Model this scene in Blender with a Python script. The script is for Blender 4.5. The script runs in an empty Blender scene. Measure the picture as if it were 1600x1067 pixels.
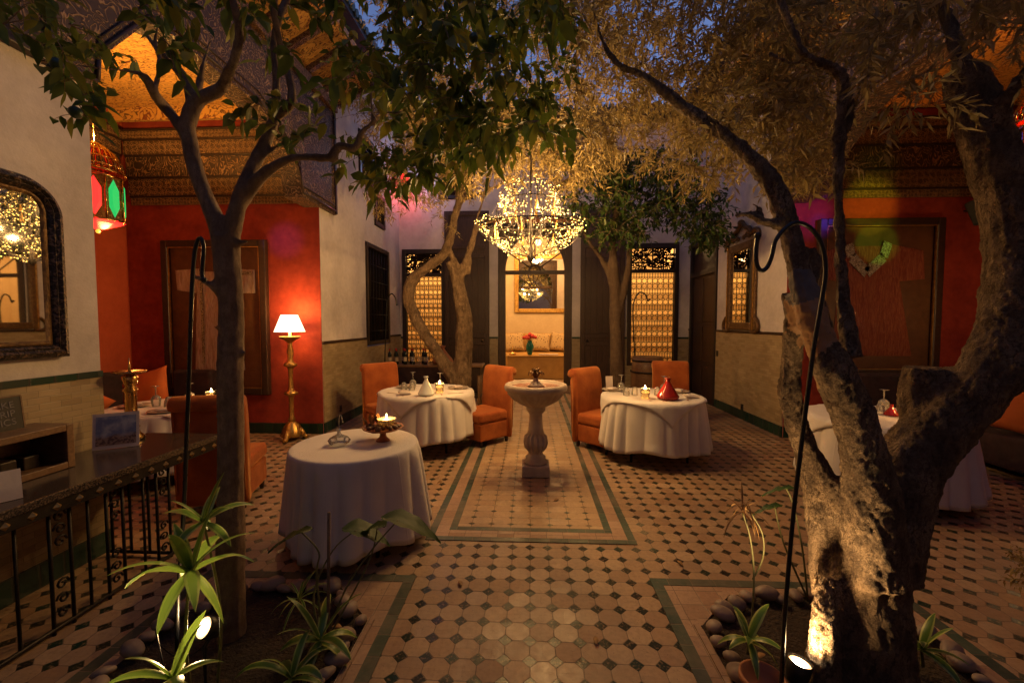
import bpy, math, random
import numpy as np
from mathutils import Vector, Matrix, noise
C = bpy.context.scene
COL = C.collection
R = math.radians
PI = math.pi
# ------------------------------------------------------------------ camera, sky, exposure
F, CX, CY, HC = 650.0, 800.0, 533.5, 1.7
PITCH, YAW = math.atan(30.5/F), math.atan(29/F)
cam_d = bpy.data.cameras.new('camera'); cam = bpy.data.objects.new('camera', cam_d); COL.objects.link(cam)
cam_d.sensor_width = 36; cam_d.lens = F/1600*36; cam_d.clip_start = .05; cam_d.clip_end = 500
cam.location = (0, 0, HC); cam.rotation_euler = (PI/2-PITCH, 0, YAW); C.camera = cam
wd = bpy.data.worlds.new('World'); C.world = wd; wd.use_nodes = True
_nt = wd.node_tree; _bg = _nt.nodes['Background']
_sky = _nt.nodes.new('ShaderNodeTexSky'); _sky.sky_type = 'NISHITA'; _sky.sun_disc = False
_sky.sun_elevation = R(4); _sky.sun_rotation = R(200); _sky.ozone_density = 3; _sky.dust_density = .6
_mx = _nt.nodes.new('ShaderNodeMix'); _mx.data_type = 'RGBA'; _mx.blend_type = 'MULTIPLY'; _mx.inputs[0].default_value = 1; _mx.inputs[7].default_value = (1.35, .86, 1.0, 1)   # dusk: a little more violet
_nt.links.new(_sky.outputs[0], _mx.inputs[6]); _nt.links.new(_mx.outputs[2], _bg.inputs[0]); _bg.inputs[1].default_value = .15
SKY_STRENGTH = _bg
C.view_settings.view_transform = 'Standard'; C.view_settings.look = 'None'
C.view_settings.exposure = .88; C.view_settings.gamma = 1
C.render.engine = 'CYCLES'
C.cycles.use_denoising = True
C.cycles.max_bounces = 6; C.cycles.transparent_max_bounces = 12
C.cycles.sample_clamp_indirect = 3; C.cycles.sample_clamp_direct = 0
C.cycles.caustics_reflective = False; C.cycles.caustics_refractive = False

_cy, _sy = math.cos(YAW), math.sin(YAW)
_fw = Vector((-_sy*math.cos(PITCH), _cy*math.cos(PITCH), -math.sin(PITCH)))
_rt = Vector((_cy, _sy, 0)); _up = _rt.cross(_fw)
def ray(px, py): return _rt*((px-CX)/F) + _up*((CY-py)/F) + _fw
def P(px, py, Y): d = ray(px, py); return Vector((0, 0, HC)) + d*(Y/d.y)
def PX(px, py, X): d = ray(px, py); return Vector((0, 0, HC)) + d*(X/d.x)
def PZ(px, py, z=0): d = ray(px, py); return Vector((0, 0, HC)) + d*((z-HC)/d.z)
rnd = random.Random(7)

# ------------------------------------------------------------------ materials
class S:
    def __init__(s, name, col=(.5, .5, .5), rough=.6, metal=0., spec=.5):
        s.m = bpy.data.materials.new(name); s.m.use_nodes = True; s.t = s.m.node_tree
        s.b = s.t.nodes['Principled BSDF']; s.out = s.t.nodes['Material Output']
        s.set('Base Color', col); s.set('Roughness', rough); s.set('Metallic', metal); s.set('Specular IOR Level', spec)
        s._co = None
    def set(s, k, v):
        i = s.b.inputs[k]
        if hasattr(v, 'links') or isinstance(v, bpy.types.NodeSocket): s.t.links.new(v, i)
        elif isinstance(v, tuple) and len(v) == 3: i.default_value = (*v, 1)
        else: i.default_value = v
        return s
    def n(s, ty, **kw):
        nd = s.t.nodes.new(ty)
        for k, v in kw.items(): setattr(nd, k, v)
        return nd
    def put(s, sock, v):
        if isinstance(v, bpy.types.NodeSocket): s.t.links.new(v, sock)
        elif isinstance(v, tuple) and len(v) == 3 and sock.type == 'RGBA': sock.default_value = (*v, 1)
        else: sock.default_value = v
    def co(s):
        if s._co is None: s._co = s.n('ShaderNodeTexCoord').outputs['Object']
        return s._co
    def xyz(s, v=None):
        nd = s.n('ShaderNodeSeparateXYZ'); s.put(nd.inputs[0], v or s.co()); return nd.outputs
    def vec(s, x, y, z=0.):
        nd = s.n('ShaderNodeCombineXYZ')
        for i, q in enumerate((x, y, z)): s.put(nd.inputs[i], q)
        return nd.outputs[0]
    def ma(s, op, a, b=0., c=None):
        nd = s.n('ShaderNodeMath', operation=op); s.put(nd.inputs[0], a); s.put(nd.inputs[1], b)
        if c is not None: s.put(nd.inputs[2], c)
        return nd.outputs[0]
    def sc(s, v, k):
        nd = s.n('ShaderNodeVectorMath', operation='MULTIPLY'); s.put(nd.inputs[0], v)
        nd.inputs[1].default_value = k if isinstance(k, tuple) else (k, k, k); return nd.outputs[0]
    def mix(s, f, a, b, bl='MIX'):
        nd = s.n('ShaderNodeMix', data_type='RGBA', blend_type=bl); s.put(nd.inputs[0], f); s.put(nd.inputs[6], a); s.put(nd.inputs[7], b)
        return nd.outputs[2]
    def noise(s, scale, detail=3., v=None, rough=.55, dist=0.):
        nd = s.n('ShaderNodeTexNoise'); s.put(nd.inputs['Vector'], v or s.co()); nd.inputs['Scale'].default_value = scale
        nd.inputs['Detail'].default_value = detail; nd.inputs['Roughness'].default_value = rough; nd.inputs['Distortion'].default_value = dist
        return nd.outputs[0]
    def vor(s, scale, v=None, feat='F1', out=0):
        nd = s.n('ShaderNodeTexVoronoi', feature=feat); s.put(nd.inputs['Vector'], v or s.co()); nd.inputs['Scale'].default_value = scale
        return nd.outputs[out]
    def white(s, v):
        nd = s.n('ShaderNodeTexWhiteNoise', noise_dimensions='3D'); s.put(nd.inputs['Vector'], v); return nd.outputs[0]
    def mr(s, f, a, b, c=0., d=1.):
        nd = s.n('ShaderNodeMapRange'); s.put(nd.inputs[0], f)
        for i, q in enumerate((a, b, c, d)): s.put(nd.inputs[1+i], q)
        return nd.outputs[0]
    def ramp(s, f, *st):
        nd = s.n('ShaderNodeValToRGB'); s.put(nd.inputs[0], f); el = nd.color_ramp.elements
        while len(el) < len(st): el.new(.5)
        for e, (p, c) in zip(el, st): e.position = p; e.color = (*c, 1)
        return nd.outputs[0]
    def bump(s, h, st=.3, d=.01):
        nd = s.n('ShaderNodeBump'); nd.inputs['Strength'].default_value = st; nd.inputs['Distance'].default_value = d
        s.put(nd.inputs['Height'], h); s.t.links.new(nd.outputs[0], s.b.inputs['Normal']); return s
    def emit(s, col, st): s.set('Emission Color', col); s.set('Emission Strength', st); return s

def simple(name, c1, c2=None, rough=.6, metal=0., scale=6., bump=.15, bs=None, bd=.004, spec=.5, rv=.1):
    c2 = c2 or tuple(x*.72 for x in c1)
    s = S(name, c1, rough, metal, spec)
    nz = s.noise(scale, 4)
    s.set('Base Color', s.mix(s.mr(nz, .3, .7), c2, c1))
    if rv: s.set('Roughness', s.mr(s.noise(scale*2.3, 3), .3, .7, max(.02, rough-rv), min(1, rough+rv)))
    if bump: s.bump(s.noise(bs or scale*6, 4), bump, bd)
    return s.m
M = {}
def plaster(name, c1, c2, mott=2.2):
    s = S(name, c1, .8, spec=.25)
    a = s.noise(mott, 6, rough=.65); b = s.noise(14, 4)
    f = s.ma('ADD', s.ma('MULTIPLY', a, .75), s.ma('MULTIPLY', b, .25))
    s.set('Base Color', s.mix(s.mr(f, .35, .65), c2, c1))
    s.bump(s.ma('ADD', s.noise(6, 6, rough=.65), s.ma('MULTIPLY', s.noise(60, 3), .3)), .45, .016); return s.m
M['white'] = plaster('white_plaster', (.66, .60, .57), (.46, .41, .385), 1.3)
M['red'] = plaster('red_tadelakt', (.32, .045, .024), (.16, .018, .012), 2.2)
M['orange'] = plaster('orange_tadelakt', (.38, .075, .03), (.29, .05, .02), 2.2)
M['cream'] = plaster('cream_plaster', (.62, .50, .32), (.52, .40, .25), 2)
def tiles(name, tw, th, cols, grout, rough=.45, ox=0.):
    s = S(name, cols[0], rough); o = s.xyz()
    u = s.ma('DIVIDE', s.ma('ADD', s.ma('ADD', o[0], o[1]), ox), tw); v = s.ma('DIVIDE', o[2], th)
    row = s.ma('FLOOR', v); u2 = s.ma('ADD', u, s.ma('MULTIPLY', s.ma('FRACT', s.ma('MULTIPLY', row, .5)), 1.))
    fu = s.ma('FRACT', u2); fv = s.ma('FRACT', v)
    eu = s.ma('MINIMUM', fu, s.ma('SUBTRACT', 1., fu)); ev = s.ma('MINIMUM', fv, s.ma('SUBTRACT', 1., fv))
    e = s.ma('MINIMUM', s.ma('MULTIPLY', eu, tw/th), ev)
    rn = s.white(s.vec(s.ma('FLOOR', u2), row, 3.))
    col = s.ramp(rn, *[(i/(len(cols)-1), c) for i, c in enumerate(cols)])
    col = s.mix(s.mr(s.noise(3, 5), .35, .7, 0, .45), col, tuple(x*.6 for x in cols[0]))
    g = s.mr(e, .015, .06)
    s.set('Base Color', s.mix(g, grout, col)); s.set('Roughness', s.mr(rn, 0, 1, rough-.12, rough+.15))
    s.bump(s.ma('ADD', s.ma('MULTIPLY', g, .6), s.ma('MULTIPLY', rn, .5)), .35, .004); return s.m
M['dado'] = tiles('zellige_dado', .125, .042, [(.33, .245, .13), (.38, .29, .17), (.27, .19, .10), (.41, .31, .18)], (.20, .15, .085))
M['green'] = tiles('green_glazed_tile', .14, .16, [(.008, .035, .024), (.012, .05, .032), (.006, .022, .016), (.016, .045, .036)], (.03, .03, .024), .3)
def wood(name, c1, c2, sc=(2, 2, 18), rough=.5, bump=.3, s2=4):
    s = S(name, c1, rough); v = s.sc(s.co(), sc)
    nz = s.noise(s2, 5, v=v, dist=.6)
    s.set('Base Color', s.mix(s.mr(nz, .3, .7), c2, c1)); s.bump(nz, bump, .004); return s.m
M['darkwood'] = wood('dark_walnut', (.028, .014, .009), (.012, .006, .005), (14, 14, 2))
M['doorwood'] = wood('door_cedar', (.065, .03, .016), (.022, .010, .006), (16, 16, 1.5))
M['framewood'] = wood('frame_wood', (.036, .015, .008), (.014, .006, .004), (5, 5, 5))
M['midwood'] = wood('mid_wood', (.22, .12, .055), (.11, .055, .025), (3, 12, 12))
M['backing'] = wood('brown_backing', (.16, .075, .03), (.10, .045, .02), (2, 2, 2), bump=.1)
def carved(name, base, line, k=9., sc=7., aniso=(1, 1, 1), rep=None, gilt=None):
    """carved arabesque: thin raised tendrils round a slowly winding field"""
    s = S(name, base, .55); v = s.sc(s.co(), aniso)
    o = s.xyz(v); u = s.ma('ADD', o[0], o[1])
    nz = s.noise(sc, 1.5, v=v, dist=.5)
    t = s.ma('ABSOLUTE', s.ma('SINE', s.ma('MULTIPLY', nz, k*PI)))
    h = s.mr(t, .12, .6, 1, 0)
    if rep:
        a = s.ma('SINE', s.ma('MULTIPLY', u, 2*PI/rep)); b = s.ma('SINE', s.ma('MULTIPLY', o[2], 2*PI/rep))
        c = s.ma('COSINE', s.ma('MULTIPLY', u, 6*PI/rep)); d = s.ma('COSINE', s.ma('MULTIPLY', o[2], 6*PI/rep))
        q = s.ma('ABSOLUTE', s.ma('ADD', s.ma('MULTIPLY', a, b), s.ma('MULTIPLY', s.ma('MULTIPLY', c, d), .55)))
        h2 = s.mr(q, .06, .24, 1, 0); h = s.ma('MAXIMUM', s.ma('MULTIPLY', h, .45), h2)
    col = s.mix(h, base, line)
    if gilt: col = s.mix(s.ma('MULTIPLY', h, s.mr(s.noise(3, 2), .45, .6)), col, gilt)
    s.set('Base Color', col); s.bump(h, .7, .012); return s.m
M['carve_a'] = carved('carved_cedar_script', (.045, .024, .013), (.26, .155, .08), 8, 9)
M['carve_b'] = carved('carved_cedar_rosettes', (.06, .028, .012), (.40, .23, .10), 7, 9, rep=.17)
M['carve_c'] = carved('carved_cedar_border', (.07, .032, .014), (.42, .24, .10), 6, 12, rep=.10)
M['carve_d'] = carved('carved_cedar_dark', (.035, .017, .009), (.28, .15, .07), 9, 10, aniso=(1, 1, .55))
M['ceil'] = carved('painted_ceiling', (.55, .29, .07), (.13, .06, .02), 5, 9, aniso=(1, 2.6, 1), gilt=(.2, .05, .02))
M['screenwood'] = carved('carved_screen_dark', (.012, .007, .005), (.035, .018, .01), 7, 12, rep=.12)
for _n in M['screenwood'].node_tree.nodes:
    if _n.type == 'BSDF_PRINCIPLED': _n.inputs['Roughness'].default_value = .95; _n.inputs['Specular IOR Level'].default_value = .05

def floor_mat(name, sx, sy, oy, dot, octa, dots, strength=.5):
    s = S(name, octa[0], .35); o = s.xyz()
    wob = s.noise(3, 2)
    u = s.ma('DIVIDE', s.ma('ADD', o[0], s.ma('MULTIPLY', s.ma('SUBTRACT', wob, .5), .012)), sx); v = s.ma('DIVIDE', s.ma('SUBTRACT', o[1], oy), sy)
    ru, rv_ = s.ma('ROUND', u), s.ma('ROUND', v)
    fu = s.ma('ABSOLUTE', s.ma('SUBTRACT', u, ru)); fv = s.ma('ABSOLUTE', s.ma('SUBTRACT', v, rv_))
    sm = s.ma('ADD', fu, fv)
    isd = s.mr(sm, dot-.006, dot+.006, 1, 0)
    gr = s.ma('MINIMUM', s.ma('ABSOLUTE', s.ma('SUBTRACT', sm, dot)), s.ma('MAXIMUM', s.ma('MINIMUM', fu, fv), s.ma('MULTIPLY', isd, .5)))
    g = s.mr(gr, .006, .022)
    idt = s.white(s.vec(s.ma('FLOOR', u), s.ma('FLOOR', v), 1.)); idd = s.white(s.vec(ru, rv_, 9.))
    ct = s.ramp(idt, *[(i/(len(octa)-1), c) for i, c in enumerate(octa)])
    cd = s.ramp(idd, *[(i/(len(dots)-1), c) for i, c in enumerate(dots)])
    ct = s.mix(s.mr(s.noise(38, 5), .4, .75, 0, .5), ct, tuple(x*.55 for x in octa[0]))
    wear = s.noise(1.1, 6, rough=.7)
    ct = s.mix(s.mr(wear, .42, .66, 0, .6), ct, (.19, .13, .09)); chip = s.mr(s.noise(75, 2), .66, .70)
    ct = s.mix(s.ma('MULTIPLY', chip, .6), ct, (.12, .075, .05))
    cd = s.mix(s.mr(s.noise(60, 3), .52, .7, 0, .6), cd, octa[0])
    c = s.mix(isd, ct, cd); c = s.mix(g, (.12, .08, .055), c)
    s.set('Base Color', c)
    rr = s.ma('ADD', s.mr(idt, 0, 1, .38, .68), s.ma('MULTIPLY', s.ma('SUBTRACT', s.noise(22, 4), .5), .35))
    s.set('Roughness', s.mix(isd, rr, (.30, .30, .30)))
    tilt = s.ma('MULTIPLY', s.ma('ADD', s.ma('MULTIPLY', fu, s.ma('SUBTRACT', idt, .5)), s.ma('MULTIPLY', fv, s.ma('SUBTRACT', idd, .5))), 2.0)
    h = s.ma('ADD', s.ma('MULTIPLY', g, .5), s.ma('ADD', tilt, s.ma('MULTIPLY', s.noise(26, 4), .5)))
    s.set('Specular IOR Level', s.mr(isd, 0, 1, .5, .22)); s.bump(h, strength, .006); return s.m
OCT = [(.31, .185, .105), (.37, .24, .14), (.26, .145, .08), (.42, .29, .175), (.33, .20, .11), (.35, .235, .145)]
DOT = [(.006, .030, .020), (.012, .008, .006), (.018, .028, .016), (.007, .007, .006), (.030, .028, .015), (.006, .024, .017)]
M['floor'] = floor_mat('octagon_and_dot_tiles', .132, .132, .034, .30, OCT, DOT)
M['rug'] = floor_mat('aisle_tiles', .163, .117, 3.30, .19, [(.40, .26, .15), (.44, .30, .175), (.36, .22, .125), (.50, .36, .22)], [(.015, .035, .02), (.03, .035, .02), (.30, .2, .11), (.02, .03, .02)])
M['strip'] = floor_mat('plain_border_tile', .13, .13, 0, -.2, [(.34, .20, .13), (.40, .26, .175), (.29, .16, .10)], DOT)
M['greenflat'] = floor_mat('green_border_tile', .15, .15, .05, -.2, [(.010, .040, .028), (.016, .055, .038), (.008, .028, .02), (.03, .055, .042)], DOT, .4)
s = S('planter_soil', (.03, .018, .012), .95); s.set('Base Color', s.mix(s.noise(40, 5), (.012, .008, .006), (.06, .036, .022))); s.bump(s.noise(55, 5), 1, .03); M['soil'] = s.m
M['iron'] = simple('wrought_iron', (.035, .028, .024), (.02, .016, .014), .5, .7, 20, .3)
M['blackrod'] = simple('black_painted_steel', (.015, .014, .015), None, .35, .2, 20, .15)
M['gold'] = simple('old_gilt', (.62, .38, .10), (.32, .17, .05), .38, .85, 18, .35)
M['brass'] = simple('polished_brass', (.70, .47, .17), (.5, .3, .1), .22, 1., 15, .1)
M['nightwood'] = simple('unlit_carved_wood', (.014, .009, .007), (.006, .004, .003), .9, 0, 12, .5, spec=.05)
M['giltdark'] = simple('dark_gilt_frame', (.20, .11, .04), (.07, .035, .015), .45, .5, 28, .8, 60, .01)
s = S('blackened_carved_frame', (.03, .022, .016), .42, .25); q = s.noise(34, 2, dist=1.2); s.set('Base Color', s.mix(s.mr(q, .5, .62), (.022, .016, .012), (.16, .10, .06))); s.bump(q, .9, .012); M['mirframe'] = s.m
s = S('mirror_glass', (.82, .80, .75), .02, 1.); s.bump(s.noise(1.2, 2), .02, .01); M['mirror'] = s.m
M['linen'] = None
s = S('white_linen', (.66, .62, .60), .85, spec=.2); s.set('Sheen Weight', .2); w = s.n('ShaderNodeTexWave'); w.inputs['Scale'].default_value = 90; w.inputs['Distortion'].default_value = 2; s.t.links.new(s.co(), w.inputs[0])
s.set('Base Color', s.mix(s.noise(5, 4), (.56, .52, .50), (.70, .66, .63))); o = s.xyz(); cre = [s.mr(s.ma('ABSOLUTE', s.ma('SUBTRACT', o[i_], k_)), .0, .006, 1, 0) for i_ in (0, 1) for k_ in (-.24, .02, .27)]
hh = cre[0]
for c_ in cre[1:]: hh = s.ma('MAXIMUM', hh, c_)
s.bump(s.ma('ADD', s.ma('MULTIPLY', hh, .5), s.ma('ADD', s.ma('MULTIPLY', w.outputs[1], .25), s.ma('ADD', s.noise(7, 5, dist=.6), s.ma('MULTIPLY', s.noise(30, 4), .4)))), .4, .014); M['linen'] = s.m
s = S('orange_velvet', (.32, .085, .02), .8, spec=.2); s.set('Sheen Weight', .6); s.set('Sheen Tint', (1., .5, .2)); q = s.noise(4, 5)
s.set('Base Color', s.mix(s.mr(q, .35, .65), (.22, .045, .012), (.36, .095, .022))); s.bump(s.ma('ADD', s.ma('MULTIPLY', s.noise(5, 5, dist=.8), 1.2), s.ma('MULTIPLY', s.noise(120, 2), .2)), .5, .02); M['velvet'] = s.m
M['cushion'] = simple('orange_cotton', (.50, .13, .025), (.40, .09, .02), .85, 0, 6, .3, 30, .008)
M['redcush'] = simple('red_cotton', (.36, .03, .015), (.25, .02, .012), .85, 0, 6, .3, 30, .008)
M['bench'] = simple('dark_bench_cloth', (.045, .018, .02), (.02, .01, .012), .9, 0, 8, .3)
s = S('leopard_cotton', (.5, .36, .2), .9); q = s.vor(26, feat='DISTANCE_TO_EDGE'); s.set('Base Color', s.mix(s.mr(s.vor(17), .22, .30), (.05, .02, .012), (.50, .36, .19))); M['spot'] = s.m
M['gcloth'] = simple('golden_cloth', (.50, .30, .09), (.38, .21, .06), .8, 0, 5, .25)
M['stone'] = simple('carved_limestone', (.46, .38, .32), (.33, .26, .21), .55, 0, 9, .35, 50, .006)
M['wet'] = simple('water_with_petals', (.05, .02, .012), (.35, .06, .02), .12, 0, 26, .2)
s = S('slab_granite', (.05, .04, .035), .16); s.set('Base Color', s.mix(s.mr(s.noise(120, 3), .45, .6), (.02, .016, .015), (.12, .085, .06))); s.bump(s.noise(6, 3), .05, .01); M['slab'] = s.m
M['ceramic'] = simple('white_ceramic', (.60, .62, .60), (.52, .54, .52), .2, 0, 6, .05)
M['redceramic'] = simple('red_glazed_clay', (.32, .02, .012), (.22, .012, .01), .15, 0, 6, .1)
M['terracotta'] = simple('terracotta_clay', (.36, .13, .05), (.26, .09, .035), .6, 0, 8, .2)
M['plate'] = simple('plate_glaze', (.50, .44, .38), (.35, .28, .22), .2, 0, 10, .05)
M['napkin'] = simple('folded_napkin', (.62, .55, .50), (.5, .42, .38), .85, 0, 8, .3)
M['petal'] = simple('rose_petal', (.30, .015, .01), (.2, .01, .01), .6, 0, 9, .1)
M['bottle'] = simple('dark_bottle_glass', (.008, .018, .01), (.004, .008, .006), .08, 0, 9, 0)
M['paper'] = simple('bottle_label', (.5, .42, .3), (.4, .3, .2), .8, 0, 9, 0)
M['pebble'] = simple('river_stone', (.27, .20, .165), (.17, .125, .10), .6, 0, 7, .25, 40)
M['teal'] = simple('teal_glaze', (.01, .14, .12), (.008, .08, .07), .15, 0, 10, .1)
M['rose'] = simple('pink_rose', (.62, .06, .05), (.45, .03, .04), .7, 0, 30, .5)
M['plastic'] = simple('black_plastic', (.02, .02, .02), None, .4, 0, 30, .1)
M['caftan'] = None
s = S('cream_embroidered_caftan', (.55, .48, .40), .85); q = s.noise(14, 4, v=s.sc(s.co(), (3, 1, .5)), dist=.8); r = s.vor(26)
s.set('Base Color', s.mix(s.mr(r, .06, .11), (.12, .05, .03), s.mix(s.mr(q, .3, .7), (.36, .27, .19), (.60, .54, .46)))); s.bump(q, .9, .02); M['caftan'] = s.m
s = S('red_gold_caftan', (.3, .06, .03), .7); q = s.noise(16, 4, v=s.sc(s.co(), (4, 1, .5)), dist=1.); s.set('Base Color', s.mix(s.mr(q, .35, .65), (.20, .03, .015), (.36, .12, .05))); s.bump(q, .9, .02); M['caftanred'] = s.m
s = S('pale_embroidery', (.40, .40, .26), .6); q = s.noise(45, 2, dist=1.5); s.set('Base Color', s.mix(s.mr(q, .45, .55), (.14, .10, .05), (.50, .48, .32))); s.bump(q, .8, .01); M['embro'] = s.m
def glass(name, tint=(1, 1, 1), gl=.12, brighten=0):
    m = bpy.data.materials.new(name); m.use_nodes = True; t = m.node_tree; t.nodes.clear()
    o = t.nodes.new('ShaderNodeOutputMaterial'); mx = t.nodes.new('ShaderNodeMixShader'); tr = t.nodes.new('ShaderNodeBsdfTransparent'); g = t.nodes.new('ShaderNodeBsdfGlossy')
    lw = t.nodes.new('ShaderNodeLayerWeight'); lw.inputs[0].default_value = gl; tr.inputs[0].default_value = (*tint, 1); g.inputs[1].default_value = .03
    t.links.new(lw.outputs[0], mx.inputs[0]); t.links.new(tr.outputs[0], mx.inputs[1]); t.links.new(g.outputs[0], mx.inputs[2]); 
    if brighten:  # white diffuse mixed in: painted brightness, so the glasses look less dark
        df = t.nodes.new('ShaderNodeBsdfDiffuse'); df.inputs[0].default_value = (.8, .78, .74, 1); m2 = t.nodes.new('ShaderNodeMixShader'); m2.inputs[0].default_value = brighten
        t.links.new(mx.outputs[0], m2.inputs[1]); t.links.new(df.outputs[0], m2.inputs[2]); t.links.new(m2.outputs[0], o.inputs[0])
    else: t.links.new(mx.outputs[0], o.inputs[0])
    return m
M['glass'] = glass('clear_glass', (.95, .95, .93), .45, .16)
M['pane'] = glass('window_pane', (.95, .93, .9), .06)
def glow(name, col, st, base=None):
    s = S(name, base or col, .4); s.emit(col, st); return s.m
M['bulb'] = glow('fairy_bulb', (1, .56, .12), 5)
M['flame'] = glow('candle_flame', (1, .6, .2), 30)
M['wax'] = glow('lit_wax', (1, .40, .06), 2.6, (.7, .5, .25))
M['shade'] = glow('lit_lamp_shade', (1, .78, .50), 1.6, (.8, .7, .55))
M['spotface'] = glow('floodlight_face', (1, .84, .58), 28)
M['reflector'] = glow('lit_reflector', (1, .55, .2), 2.2)
M['gemred'] = glow('red_lantern_glass', (1, .02, .015), 1.6, (.4, .01, .01))
M['gemhot'] = glow('lantern_bulb', (1, .8, .7), 12)
M['gemgreen'] = glow('green_lantern_glass', (.02, .55, .12), .55, (.02, .3, .08))
M['gemblue'] = glow('blue_lantern_glass', (.12, .08, 1), 1.1, (.02, .02, .3))
M['gemamber'] = glow('amber_lantern_glass', (1, .5, .05), .8, (.4, .2, .03))
s = S('curtain_cloth', (.8, .62, .34), .9); _tl = s.n('ShaderNodeBsdfTranslucent'); _tl.inputs[0].default_value = (.85, .64, .34, 1); _mx = s.n('ShaderNodeMixShader'); _mx.inputs[0].default_value = .6
s.t.links.new(s.b.outputs[0], _mx.inputs[1]); s.t.links.new(_tl.outputs[0], _mx.inputs[2]); s.t.links.new(_mx.outputs[0], s.out.inputs[0]); M['curtain'] = s.m
# leaves, with their own colour per leaf
def leaf_mat(name, cols, rough=.45, trans=.25, rib=False):
    s = S(name, cols[0], rough, spec=.22); g = s.n('ShaderNodeNewGeometry')
    col = s.ramp(g.outputs['Random Per Island'], *[(i/(len(cols)-1), c) for i, c in enumerate(cols)])
    s.set('Base Color', col); s.set('Roughness', rough)
    tl = s.n('ShaderNodeBsdfTranslucent'); s.t.links.new(col, tl.inputs[0]); mx = s.n('ShaderNodeMixShader'); mx.inputs[0].default_value = trans
    s.t.links.new(s.b.outputs[0], mx.inputs[1]); s.t.links.new(tl.outputs[0], mx.inputs[2]); s.t.links.new(mx.outputs[0], s.out.inputs[0]); return s.m
M['citrusleaf'] = leaf_mat('citrus_leaf', [(.08, .12, .018), (.12, .16, .022), (.05, .085, .018), (.24, .22, .03), (.09, .13, .024), (.06, .10, .024)], .5, .4)
M['oliveleaf'] = leaf_mat('olive_leaf', [(.28, .20, .08), (.38, .285, .11), (.19, .14, .06), (.46, .35, .15), (.30, .21, .07), (.22, .18, .085)], .55, .42)
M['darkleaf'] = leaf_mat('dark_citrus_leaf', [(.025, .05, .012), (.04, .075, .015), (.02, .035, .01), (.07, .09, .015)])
M['bladegreen'] = leaf_mat('broad_leaf', [(.02, .05, .010), (.03, .065, .014)], .5)
s = S('variegated_leaf', (.1, .2, .03), .4); uvn = s.n('ShaderNodeUVMap'); uo = s.xyz(uvn.outputs[0]); q = s.ma('ABSOLUTE', s.ma('SUBTRACT', uo[0], .5))
s.set('Base Color', s.mix(s.mr(s.ma('ADD', q, s.ma('MULTIPLY', s.noise(30, 2), .08)), .30, .40), (.075, .17, .02), (.42, .46, .12)))
_tl = s.n('ShaderNodeBsdfTranslucent'); _tl.inputs[0].default_value = (.16, .26, .04, 1); _mx = s.n('ShaderNodeMixShader'); _mx.inputs[0].default_value = .3
s.t.links.new(s.b.outputs[0], _mx.inputs[1]); s.t.links.new(_tl.outputs[0], _mx.inputs[2]); s.t.links.new(_mx.outputs[0], s.out.inputs[0]); M['blade'] = s.m
M['dryleaf'] = simple('dry_leaf', (.30, .17, .06), (.2, .10, .03), .7, 0, 12, .2)
def bark(name, c1, c2, c3, sc, st, dist):
    s = S(name, c1, .85, spec=.25); v = s.sc(s.co(), (1, 1, .28)); w = s.noise(sc*.7, 5, rough=.7); o = s.xyz(v)
    k = s.ma('MULTIPLY', s.ma('SUBTRACT', w, .5), .22); vv = s.vec(s.ma('ADD', o[0], k), s.ma('SUBTRACT', o[1], k), s.ma('ADD', o[2], k))
    e = s.mr(s.vor(sc*1.9, v=vv, feat='DISTANCE_TO_EDGE'), 0, .10); f = s.noise(sc*1.3, 8, v=v, rough=.68); g = s.noise(sc*5, 5, rough=.7)
    big = s.noise(sc*.45, 3)
    h = s.ma('ADD', s.ma('ADD', s.ma('MULTIPLY', e, s.mr(big, .4, .6, .12, .5)), s.ma('MULTIPLY', f, 1.15)), s.ma('MULTIPLY', g, .55))
    s.set('Base Color', s.mix(s.mr(h, .75, 1.6), c2, s.mix(s.mr(s.noise(3, 3), .4, .6), c1, c3))); s.bump(h, st, dist); return s.m
M['olivebark'] = bark('olive_bark', (.36, .24, .14), (.09, .055, .032), (.48, .33, .20), 17, 1., .04)
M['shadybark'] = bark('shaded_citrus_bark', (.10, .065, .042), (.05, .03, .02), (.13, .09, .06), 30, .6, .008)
M['citrusbark'] = bark('citrus_bark', (.27, .18, .115), (.12, .075, .05), (.34, .24, .16), 30, .6, .008)
M['peeled'] = simple('peeled_wood', (.36, .19, .08), (.24, .12, .05), .7, 0, 5, .4, 14, .01)
M['sawn'] = simple('weathered_cut_wood', (.15, .12, .105), (.09, .07, .06), .8, 0, 10, .4)
M['stalk'] = simple('green_stalk', (.16, .15, .05), (.09, .09, .03), .6, 0, 20, .2)
M['lime'] = simple('green_citrus_rind', (.03, .06, .02), (.02, .045, .015), .35, 0, 60, .3)

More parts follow.
